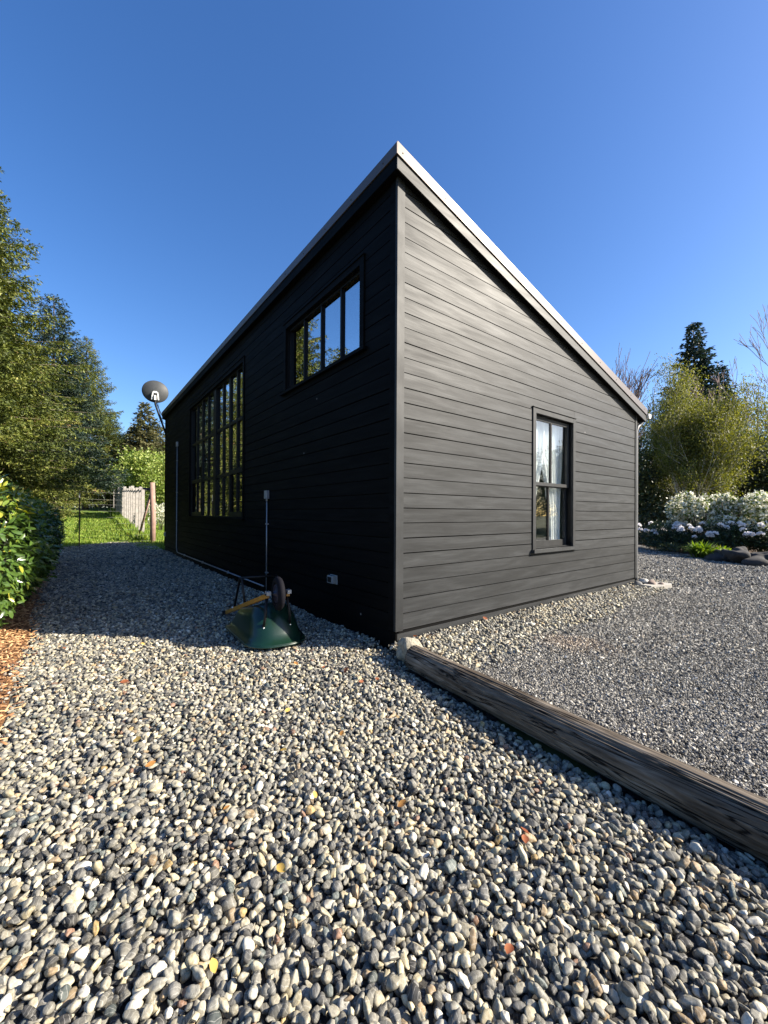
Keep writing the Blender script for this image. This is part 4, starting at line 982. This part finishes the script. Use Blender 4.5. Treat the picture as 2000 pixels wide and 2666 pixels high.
def shrub_mesh(seed, rx, ry, h, n, mat, L, W, blobs=9, bot=.1, rb=(0, 1), broad=False, shell=.55, brad=(.26, .48)):
    """leaf masses gathered in overlapping lumps"""
    rng = np.random.default_rng(seed); P_, D_ = [], []
    for b in range(blobs):
        a = rng.uniform(0, 6.283); rr_ = math.sqrt(rng.random()) * .72; c = np.array([rx * rr_ * math.cos(a), ry * rr_ * math.sin(a), h * rng.uniform(.3, .78)])
        r = np.array([rx, ry, h * .55]) * rng.uniform(*brad); k = n // blobs
        d = rand_dirs(k, rng); rad = shell + (1 - shell) * rng.random(k) ** .5; rad *= 1 + rng.normal(0, .08, k)
        P_.append(c + d * r * rad[:, None]); D_.append(d)
    pos = np.concatenate(P_); dr = np.concatenate(D_); keep = pos[:, 2] > bot * h; pos, dr = pos[keep], dr[keep]; k = len(pos)
    ld = unit(dr + rng.normal(0, .8, (k, 3)) + np.array([0, 0, -.15])); nr = unit(dr + rng.normal(0, .6, (k, 3)) + np.array([0, 0, .4]))
    LL = L * rng.uniform(.6, 1.25, k); WW = W * rng.uniform(.7, 1.2, k); rv = rng.uniform(rb[0], rb[1], k)
    if broad: V, Fd = leaves8(pos, ld, nr, LL, WW); rv = np.concatenate([np.repeat(rv, 2), np.repeat(rv, 4)])
    else: V, Fd = diamonds(pos, ld, nr, LL, WW)
    return np_mesh('crown', V, Fd, mat, False, rv)
def shrub_stems(seed, rx, ry, h, n, mat, r=.02):
    rng = np.random.default_rng(seed); m = MB()
    for i in range(n):
        a = rng.uniform(0, 6.283); q = math.sqrt(rng.random()) * .75
        e = np.array([rx * q * math.cos(a), ry * q * math.sin(a), h * rng.uniform(.55, .85)]); mid = e * np.array([.45, .45, .5]) + rng.normal(0, .05, 3)
        m.tube([(rng.normal(0, .06), rng.normal(0, .06), -.03), mid, e], [r, r * .8, r * .35], 5, False)
    return m.mesh('stems', mat, True)

# ------------------------------------------------------------------ conifers on the left
CA = conifer_mesh(11, 13.0, 4.4, 320, M_CONIF, 1.7, .20, .36, .115, wf=.36)
CB = conifer_mesh(12, 11.0, 3.5, 300, M_CONIF, 1.7, .13, .30, .12, wf=.36)
CB2 = conifer_mesh(13, 11.0, 3.1, 250, M_CONIFB, 1.6, .20, .18, .13, .75, wf=.36)
lefts = [(-85, 11.8, CA, 0.3, (1.0, .95), 'tallest broad spruce at the left edge above the hedge'),
         (-20, 15.5, CB, 1.9, (1.05, .95), 'olive spruce behind the hedge end'),
         (136, 19.5, CB2, 0.8, (1.10, 1.06), 'bluish spruce with a spiky top beside the tallest spruce'),
         (92, 26.0, CB, 2.7, (1.15, 1.05), 'olive spruce second in the row along the path'),
         (128, 33.0, CB, 4.0, (1.25, 1.15), 'spruce farther back along the grass path'),
         (150, 40.0, CB2, 5.1, (1.4, 1.3), 'slim spruce near the far end of the path row'),
         (-420, 9.5, CB, 3.3, (1.0, .80), 'young spruce beyond the left edge mirrored in the upper window'),
         (222, 45.0, CA, 5.5, (1.5, 1.5), 'large far spruce at the end of the grass path left of the dish'),
         (285, 56.0, CB, 1.0, (1.6, 1.25), 'far spruce just left of the distant pines')]
for px, dp, mm_, rz, sc, lb in lefts:
    p = gp(px, dp); put_tree('spruce_tree', (p[0], p[1], float(lawn_z(np.array(p[1]))) - .05), mm_, rz, sc, lb, 'tree', 'spruces along the path')
FP = conifer_mesh(21, 13.0, 3.3, 240, M_FARPINE, 1.0, .10, .2, .28, wf=.5)
for k, (px, dp, sc, lb) in enumerate(((375, 46, (1.4, .98), 'distant brown-green pine below the satellite dish'), (412, 50, (1.3, .84), 'distant pine with pointed top against the house edge'), (345, 52, (1.5, .85), 'hazy distant pine left of the dish pines'), (440, 55, (1.2, .72), 'distant pine half hidden behind the far wall edge'))):
    p = gp(px, dp); put_tree('pine_tree', (p[0], p[1], 1.2), FP, k * 1.7, sc, lb, 'tree', 'distant pines')
GT = branch_tree(31, 5.2, .75, 3, M_TWIG, M_DECID, 9000, .20, 3, .7, .06, .32, .2, wr=.6)
for k, (px, dp, sc, lb) in enumerate(((405, 31, 1.0, 'bright green leafy tree beyond the fence post'), (355, 36, 1.0, 'green leafy tree above the post fence'), (436, 34, 1.1, 'leafy tree half hidden by the far wall edge'))):
    p = gp(px, dp); put_tree('leafy_tree', (p[0], p[1], .6), GT, k * 2.1, sc, lb, 'tree', 'leafy trees behind the fence')
BS = (None, shrub_stems(35, .9, .9, 2.0, 7, M_TWIG), shrub_mesh(36, .9, .9, 2.1, 2600, M_BLOSS, .09, .08, 10, .15, (.1, 1)))
for k, (px, dp, sc, lb) in enumerate(((420, 23.0, .8, 'pale blossoming shrub between post and house'),)):
    p = gp(px, dp); put_tree('blossom_shrub', (p[0], p[1], float(lawn_z(np.array(p[1])))), BS, k, sc, lb, 'shrub', None, ('', 'stems', 'crown'))

# ------------------------------------------------------------------ fences
POST = gp(398, 17.6); TP = gp(207, 15.0)
fence = empty('post_fence', (POST[0], POST[1], 0), 'row of pale weathered posts with wire mesh receding beside the grass path', 'fence')
rl = random.Random(4); y = 19.2; tops = []
fx = lambda v: .05 + (v - 19) * .018
while y < 44:
    wd = rl.uniform(.13, .17); z0 = float(lawn_z(np.array(y))); h = 2.42 + rl.uniform(-.10, .10); ln_ = rl.uniform(-.03, .03)
    m = MB().hexa([(fx(y), y, z0 - .05), (fx(y) + wd, y, z0 - .05), (fx(y) + wd, y + wd, z0 - .05), (fx(y), y + wd, z0 - .05),
                   (fx(y) + ln_, y, z0 + h), (fx(y) + wd + ln_, y, z0 + h), (fx(y) + wd + ln_, y + wd, z0 + h + .03), (fx(y) + ln_, y + wd, z0 + h + .03)])
    m.build('post', M_GRAYWOOD, fence, bevel=.01); tops.append((y, z0)); y += rl.uniform(1.25, 1.65)
for (ya, za), (yb, zb) in zip(tops[:-1], tops[1:]):
    MB().hexa([(fx(ya) + .17, ya, za + 2.25), (fx(ya) + .20, ya, za + 2.25), (fx(yb) + .20, yb, zb + 2.25), (fx(yb) + .17, yb, zb + 2.25),
               (fx(ya) + .17, ya, za + 2.33), (fx(ya) + .20, ya, za + 2.33), (fx(yb) + .20, yb, zb + 2.33), (fx(yb) + .17, yb, zb + 2.33)]).build('rail', M_GRAYWOOD, fence)
for zz in (.3, .6, .9, 1.2, 1.5, 1.8, 2.05):
    MB().tube([(fx(v) - .01, v, q + zz) for v, q in tops], .003, 4, False).build('wire', M_WIRE, fence)
cf = empty('cross_fence', (.6, 40, 1), 'low far fence of horizontal grey boards behind the wooden post', 'fence')
for i in range(9):
    MB().box(.6, 11, 41.0, 41.03, 1.25 + i * .28, 1.25 + i * .28 + .22).build('plank', M_GRAYWOOD, cf)
for i in range(5): MB().box(.7 + i * 2.4, .82 + i * 2.4, 41.032, 41.14, .9, 3.8).build('post', M_GRAYWOOD, cf)
po = empty('wooden_post', (POST[0], POST[1], 0), 'reddish round wooden post with brace at the gravel edge', 'post')
MB().tube([(POST[0], POST[1], -.1), (POST[0] + .01, POST[1], 1.2), (POST[0] - .03, POST[1], 2.62)], [.115, .108, .10], 14).build('post_shaft', M_POSTWOOD, po, True)
MB().tube([(POST[0] - .35, POST[1] + 1.35, .3), (POST[0] - .06, POST[1] + .12, 2.15)], .05, 8).build('brace', M_POSTWOOD, po, True)
bx_ = RGT * -1
MB().hexa([(POST[0] + bx_[0] * a, POST[1] + bx_[1] * a, 2.25 + b) for a, b in ((.08, 0), (.48, .08), (.48, .10), (.08, .02))] + [(POST[0] + bx_[0] * a + .05, POST[1] + bx_[1] * a + .07, 2.25 + b) for a, b in ((.08, .10), (.46, .14), (.46, .16), (.08, .12))]).build('hook', M_TPOST, po)
tpo = empty('steel_post', (TP[0], TP[1], 0), 'thin dark steel stake post with silver tip on the grass edge', 'post')
MB().box(TP[0] - .02, TP[0] + .02, TP[1] - .02, TP[1] + .02, -.1, 1.85).build('shaft', M_TPOST, tpo)
MB().box(TP[0] - .021, TP[0] + .021, TP[1] - .021, TP[1] + .021, 1.851, 2.12).build('silver_tip', M_GALV, tpo)
wf = empty('wire_fence', (TP[0], TP[1], 0), 'thin wire mesh strung between hedge, steel stake and wooden post', 'wire fence')
HP = gp(120, 13.6)
pl = [Vector((HP[0], HP[1], 0)), Vector((TP[0], TP[1], 0)), Vector((POST[0], POST[1], 0))]
for z in (.1, .35, .6, .85, 1.1, 1.35, 1.6, 1.8, 2.05):
    MB().tube([v + Vector((0, 0, z + (.03 if z > 2 else 0))) for v in pl], .0016, 4, False).build('wire', M_WIRE, wf)
for a, b in ((pl[0], pl[1]), (pl[1], pl[2])):
    n_ = int((b - a).length / .22)
    for i in range(1, n_):
        v = a.lerp(b, i / n_); MB().tube([v + Vector((0, 0, .05)), v + Vector((0, 0, 2.05))], .0012, 3, False).build('wire', M_WIRE, wf)

# grass blades on the lawn and weeds by the fence
n = 80000
xx = RNG.uniform(-6.5, 5, n); yy_ = 13.0 + 30 * RNG.random(n) ** 1.6
ok = (yy_ > 15.7 + (xx + 3.2) * 1.15 - .1) | ((xx > -.6) & (yy_ > 12.7)); ok &= ~((xx < -3.4) & (yy_ < 15.3)); xx, yy_ = xx[ok], yy_[ok]; n = len(xx)
zz = lawn_z(yy_) - .03; dr = unit(np.stack([RNG.normal(0, .45, n), RNG.normal(0, .45, n), np.ones(n)], 1))
hh = RNG.uniform(.05, .13, n) * (1 + .03 * (yy_ - 14)); weed = (np.abs(xx - .05 - (yy_ - 19) * .018) < .35) & (yy_ > 17.5); hh[weed] *= 3.4
V, Fd = diamonds(np.stack([xx, yy_, zz], 1), dr, rand_dirs(n, RNG), hh, np.where(weed, .05, .028 + .0012 * (yy_ - 13)))
tag(link('grass', np_mesh('grass', V, Fd, M_GRASS, False, np.clip(RNG.normal(.5, .22, n), 0, 1)), lawn), kind='stuff')

# ------------------------------------------------------------------ laurel hedge
hedge = empty('laurel_hedge', (-3.4, 4.0, 0), 'glossy green laurel hedge with yellow tips at the left edge', 'hedge')
rng = np.random.default_rng(77)
def hedge_pts(n):
    y = rng.uniform(2.12, 10.5, n); u = rng.random(n)
    # outline in section: bulging face towards the house, rounded top
    a = np.where(u < .68, rng.uniform(-1.1, .75, n), rng.uniform(.75, 1.9, n))
    r = .93 + .12 * np.sin(y * 1.9 + a * 2) + .07 * np.sin(y * 4.3 + 1) + rng.normal(0, .05, n) - np.abs(rng.normal(0, .09, n))
    r = r * np.sqrt(np.clip(1 - (np.maximum(0, 2.55 - y) / .5) ** 2, .12, 1))
    x = -3.47 + np.where(y > 2.9, .71, .79) * r * np.cos(a) - np.where(a < -.3, .12 * (-.3 - a), 0); z = .80 + .82 * r * np.sin(a)
    nrm = np.stack([np.cos(a), rng.normal(0, .25, n) - 1.2 * (y < 2.4), np.sin(a)], 1)
    return np.stack([x, y, np.maximum(z, .06)], 1), unit(nrm)
n = 22000
pos, nr = hedge_pts(n); dr = unit(nr * .55 + rng.normal(0, .55, (n, 3)) + np.array([0.1, 0, -.35])); ln = unit(nr + rng.normal(0, .45, (n, 3)) + np.array([0, 0, .5]))
LL = rng.uniform(.055, .105, n); WW = LL * rng.uniform(.34, .46, n); rv = np.clip(rng.normal(.42, .17, n) + .5 * (pos[:, 2] > 1.25) * (rng.random(n) < .6) + .4 * (rng.random(n) < .05), 0, 1)
xc, zc = camxy(pos[:, 0], pos[:, 1]); score = np.where((np.abs(xc) < .955 * zc) & (pos[:, 1] < 3.3) & (nr[:, 0] > .2), LL / zc, 0); big = np.argsort(-score)[:280]
for i in big:
    V, Fd = leaves8(np.zeros((1, 3)), dr[i:i + 1], ln[i:i + 1], LL[i:i + 1], WW[i:i + 1])
    o = link('leaf', np_mesh('leaf', V + pos[i], Fd, M_LAUREL, False, np.full(6, rv[i])), hedge)
rest = np.setdiff1d(np.arange(n), big)
V, Fd = leaves8(pos[rest], dr[rest], ln[rest], LL[rest], WW[rest])
tag(link('foliage', np_mesh('foliage', V, Fd, M_LAUREL, False, np.concatenate([np.repeat(rv[rest], 2), np.repeat(rv[rest], 4)])), hedge), kind='stuff')
m = MB()
for i in range(26):
    y = 2.4 + i * .31; m.tube([(-3.55 + .1 * math.sin(i * 3), y, 0), (-3.5, y + .1, .6), (-3.4 + .2 * math.sin(i * 5), y, 1.3)], [.022, .018, .008], 5, False)
m.build('stems', M_TWIG, hedge, True)
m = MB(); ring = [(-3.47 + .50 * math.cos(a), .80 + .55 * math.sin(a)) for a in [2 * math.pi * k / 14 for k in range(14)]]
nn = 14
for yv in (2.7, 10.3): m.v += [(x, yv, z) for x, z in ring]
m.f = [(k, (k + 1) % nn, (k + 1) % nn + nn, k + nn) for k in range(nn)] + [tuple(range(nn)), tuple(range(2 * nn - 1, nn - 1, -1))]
m.build('inner_shade', simple('hedge_core_shade', (0.014, 0.018, 0.008), 0.95), hedge)  # dark solid core, standing in for the shade inside the foliage

# ------------------------------------------------------------------ right side planting
BI = branch_tree(41, 6.6, .62, 8, M_BIRCH, M_BIRLEAF, 80000, .075, 4, .85, .05, .22, .30, wr=.62, rb=(.0, 1.0))
p = gp(1800, 17.0); put_tree('birch_tree', (p[0], p[1], 0), BI, .4, (.86, 1.10), 'multi-stemmed pale birch in yellow-green young leaf', 'tree')
p = gp(2035, 20.5); put_tree('birch_tree', (p[0], p[1], 0), BI, 2.6, (1.0, .95), 'olive-green young tree cut by the right frame edge', 'tree')
TC = conifer_mesh(51, 16.0, 3.5, 320, M_CONIFB, 1.15, .08, .35, .24, wf=.5)
p = gp(1808, 31.0); put_tree('fir_tree', (p[0], p[1], 0), TC, 0, (1.3, 1.02), 'tall dark fir rising behind the birch', 'tree')
p = gp(1880, 33.0); put_tree('fir_tree', (p[0], p[1], 0), TC, 2.0, (1.0, .86), 'shorter dark fir right of the tall fir', 'tree')
BT = branch_tree(61, 9.5, .38, 7, M_BARE, None, 0, 0, 4, .95, .05, .2, .15, rmin=.013)
p = gp(1608, 27.0); put_tree('bare_tree', (p[0], p[1], 0), BT, 1, (1.15, 1.38), 'bare upright reddish twigs showing over the low roof edge', 'tree')
BT2 = branch_tree(64, 9.5, .46, 6, M_BARE, None, 0, 0, 4, .92, .06, .2, .15, rmin=.010)
p = gp(2005, 22.0); put_tree('bare_tree', (p[0], p[1], 0), BT2, 2.4, (1.1, 1.25), 'bare branching tree against the sky at the right edge', 'tree')
DT = branch_tree(63, 7.0, .8, 3, M_TWIG, M_DECID, 9000, .14, 3, .7, .06, .3, .2)
p = gp(1690, 26.0); put_tree('leafy_tree', (p[0], p[1], 0), DT, 0, (1.0, 1.0), 'pale leafy tree just right of the low roof corner', 'tree')
p = gp(1940, 25.0); put_tree('leafy_tree', (p[0], p[1], 0), DT, 2, (1.1, 1.05), 'green leafy tree between the firs and the bare tree', 'tree')
EV = [(None, shrub_stems(70 + k, 1.7, 1.7, 4.2, 8, M_TWIG, .04), shrub_mesh(72 + k, 1.9, 1.9, 4.6, 9000, M_EVER, .15, .07, 13, .02)) for k in range(2)]
for k, (px, dp, sc, lb) in enumerate(((1672, 19.5, (1.0, 1.15), 'dark evergreen shrub rising beside the house corner'), (1745, 21.5, (1.1, 1.0), 'dark evergreen shrub behind the birch stems'), (1870, 20.5, (1.15, 1.0), 'dark evergreen shrub right of the birch stems'),
                                       (1960, 19.0, (1.1, .95), 'dark evergreen shrub behind the cream blossom at right'), (2060, 18.0, (1.2, 1.1), 'dark evergreen shrub at the right frame edge'), (1630, 24.0, (1.3, 1.1), 'evergreen shrub mostly hidden behind the gable end'))):
    p = gp(px, dp); put_tree('evergreen_shrub', (p[0], p[1], 0), EV[k % 2], k * 1.3, sc, lb, 'shrub', 'evergreen shrubs behind the bed', ('', 'stems', 'crown'))
CR = [(None, shrub_stems(80 + k, 1.0, 1.0, 2.0, 6, M_TWIG, .03), shrub_mesh(82 + k, 1.15, 1.1, 2.25, 6500, M_BLOSS, .085, .075, 24, .36, (.0, 1.0), brad=(.14, .30))) for k in range(2)]
for k, (px, dp, sc, lb) in enumerate(((1822, 14.0, (1.0, 1.05), 'cream blossoming small tree nearest the birch'), (1905, 13.6, (1.05, 1.05), 'cream blossoming shrub in the middle of the bed'), (1985, 12.8, (1.1, 1.02), 'cream blossoming shrub at the right frame edge'))):
    p = gp(px, dp); put_tree('blossom_shrub', (p[0], p[1], 0), CR[k % 2], k * 2.2, sc, lb, 'shrub', 'cream blossoming shrubs', ('', 'stems', 'crown'))
def truss_mesh(seed):
    rng = np.random.default_rng(seed); n = 46; d = rand_dirs(n, rng); d[:, 2] = np.abs(d[:, 2]) * .8 + .05; d = unit(d)
    pos = d * .05; V, Fd = leaves8(pos, unit(d + rng.normal(0, .3, (n, 3))), rand_dirs(n, rng), np.full(n, .06), np.full(n, .05), .4, -.1)
    rv = rng.random(n); return np_mesh('flower_cluster', V, Fd, M_WFLOW, False, np.concatenate([np.repeat(rv, 2), np.repeat(rv, 4)]))
TR = [truss_mesh(k) for k in range(4)]
RH = [shrub_mesh(92 + k, .8, .75, 1.15, 2600, M_RHOD, .12, .04, 9, .03) for k in range(2)]; RS = shrub_stems(95, .7, .7, 1.0, 7, M_TWIG, .018)
rl = random.Random(9)
for k, (px, dp, sc, nf, lb) in enumerate(((1690, 15.6, .95, 5, 'dark rhododendron with few white clusters beside the house corner'), (1735, 14.3, .9, 10, 'rhododendron thick with white clusters left of the bright plant'), (1800, 13.5, .85, 10, 'rhododendron with white clusters behind the bright plant'),
                                           (1868, 13.0, .9, 8, 'rhododendron with white clusters right of the bright plant'), (1940, 12.6, .95, 7, 'rhododendron with white clusters above the dark boulder'), (2000, 12.2, .95, 7, 'rhododendron with white clusters at the frame edge'))):
    p = gp(px, dp); t = put_tree('rhododendron', (p[0], p[1], DZ), (None, RS, RH[k % 2]), k * 1.1, sc, lb, 'shrub', 'rhododendrons', ('', 'stems', 'crown'))
    for j in range(nf):
        o = bpy.data.objects.new('flower_cluster', TR[rl.randrange(4)]); COL.objects.link(o); o.parent = t
        tw = (CAM[:2] - p[:2]); ta = math.atan2(tw[1], tw[0]) - k * 1.1 + rl.gauss(0, .75); zr = rl.uniform(.55, .95); rr_ = .72 * math.sqrt(max(.05, 1 - ((zr - .45) / .62) ** 2))
        o.location = (rr_ * math.cos(ta), rr_ * math.sin(ta), 1.15 * zr); o.rotation_euler = (rl.gauss(0, .3), rl.gauss(0, .3), rl.uniform(0, 6)); o.scale = (rl.uniform(.8, 1.3),) * 3
# low bright plant and edging plants
def blades(seed, n, L, W, spread):
    rng = np.random.default_rng(seed); V, Fq_, rv = [], [], []
    for i in range(n):
        a = rng.uniform(0, 6.283); l = L * rng.uniform(.6, 1.15); sp_ = spread * rng.uniform(.3, 1.0); d = np.array([math.cos(a), math.sin(a)]); s_ = np.array([-d[1], d[0]]); b0 = len(V); o = rng.normal(0, .07, 2)
        for k in range(6):
            t = k / 5; r_ = l * sp_ * t ** 1.2; z = l * (1.25 * t - .75 * sp_ * t * t); w_ = W * math.sin(math.pi * (.12 + .86 * t)) * .5
            for q in (-1, 1): V.append((o[0] + d[0] * r_ + s_[0] * w_ * q, o[1] + d[1] * r_ + s_[1] * w_ * q, z))
        for k in range(5): Fq_.append((b0 + 2 * k, b0 + 2 * k + 1, b0 + 2 * k + 3, b0 + 2 * k + 2)); rv.append(rng.random() * .3 + (i % 7) / 10)
    return np_mesh('leaves', V, np.array(Fq_), M_PLANT, True, rv)
p = gp(1826, 11.9); t = empty('bright_plant', (p[0], p[1], DZ), 'low clump of bright green strap leaves at the driveway edge', 'plant')
o = bpy.data.objects.new('leaves', blades(5, 330, .50, .06, 1.25)); COL.objects.link(o); o.parent = t
M_LOWG = [shrub_mesh(101 + k, .6, .45, .35, 900, M_GRASS if k else M_EVER, .12, .03, 6, .02) for k in range(2)]
for k, (px, dp, lb) in enumerate(((1690, 15.0, 'low dark ground plant by the house corner'), (1728, 13.9, 'low dark ground plant at the far driveway edge'), (1770, 13.0, 'low dark ground plant left of the bright plant'), (1880, 11.6, 'low light green ground plant right of the bright plant'))):
    p = gp(px, dp); o = link('ground_plant', M_LOWG[1 if k == 3 else 0]); o.location = (p[0], p[1], DZ); o.scale = (1, 1, .9); o.rotation_euler = (0, 0, k)
    tag(o, lb, 'plant', 'low plants along the bed edge')
M_DROCK = simple('dark_boulder', (0.030, 0.028, 0.027), 0.95, var=0.5, scale=6, bump=1.0)
p = gp(1905, 11.0); rock('boulder', (p[0], p[1], .06), (.62, .40, .34), 55, M_DROCK, 'low dark boulder at the bed edge right of the bright plant', 'boulder', 'boulders at the bed edge', .55, .4, sub=5)
p = gp(1990, 10.3); rock('boulder', (p[0], p[1], .04), (.65, .45, .36), 57, M_DROCK, 'dark boulder cut by the right frame edge', 'boulder', 'boulders at the bed edge', .55, 1.4, sub=5)
for k, (x, y, lb) in enumerate(((30, -19, 'leafy tree behind the viewer mirrored in the gable window'), (33, -15.5, 'leafy tree mirrored beside the window bar'), (27, -12.5, 'leafy tree across the driveway behind the viewer'), (36, -22, 'leafy tree farthest behind the viewer'))):
    put_tree('evergreen_shrub', (x, y, 0), EV[k % 2], k * 2.0, 1.7, lb.replace('leafy tree', 'evergreen shrub'), 'shrub', 'shrubs behind the viewer', ('', 'stems', 'crown'))

for k, (px, dp, lb) in enumerate(((150, 52, 'far dark shrub under the spruce row at the end of the path'), (205, 54, 'far dark shrub closing the view along the path'), (255, 55, 'far dark shrub behind the last fence posts'), (305, 57, 'far dark shrub behind the leafy trees'))):
    p = gp(px, dp); put_tree('evergreen_shrub', (p[0], p[1], 1.0), EV[k % 2], k * 1.9, 1.5, lb, 'shrub', 'far shrubs at the path end', ('', 'stems', 'crown'))
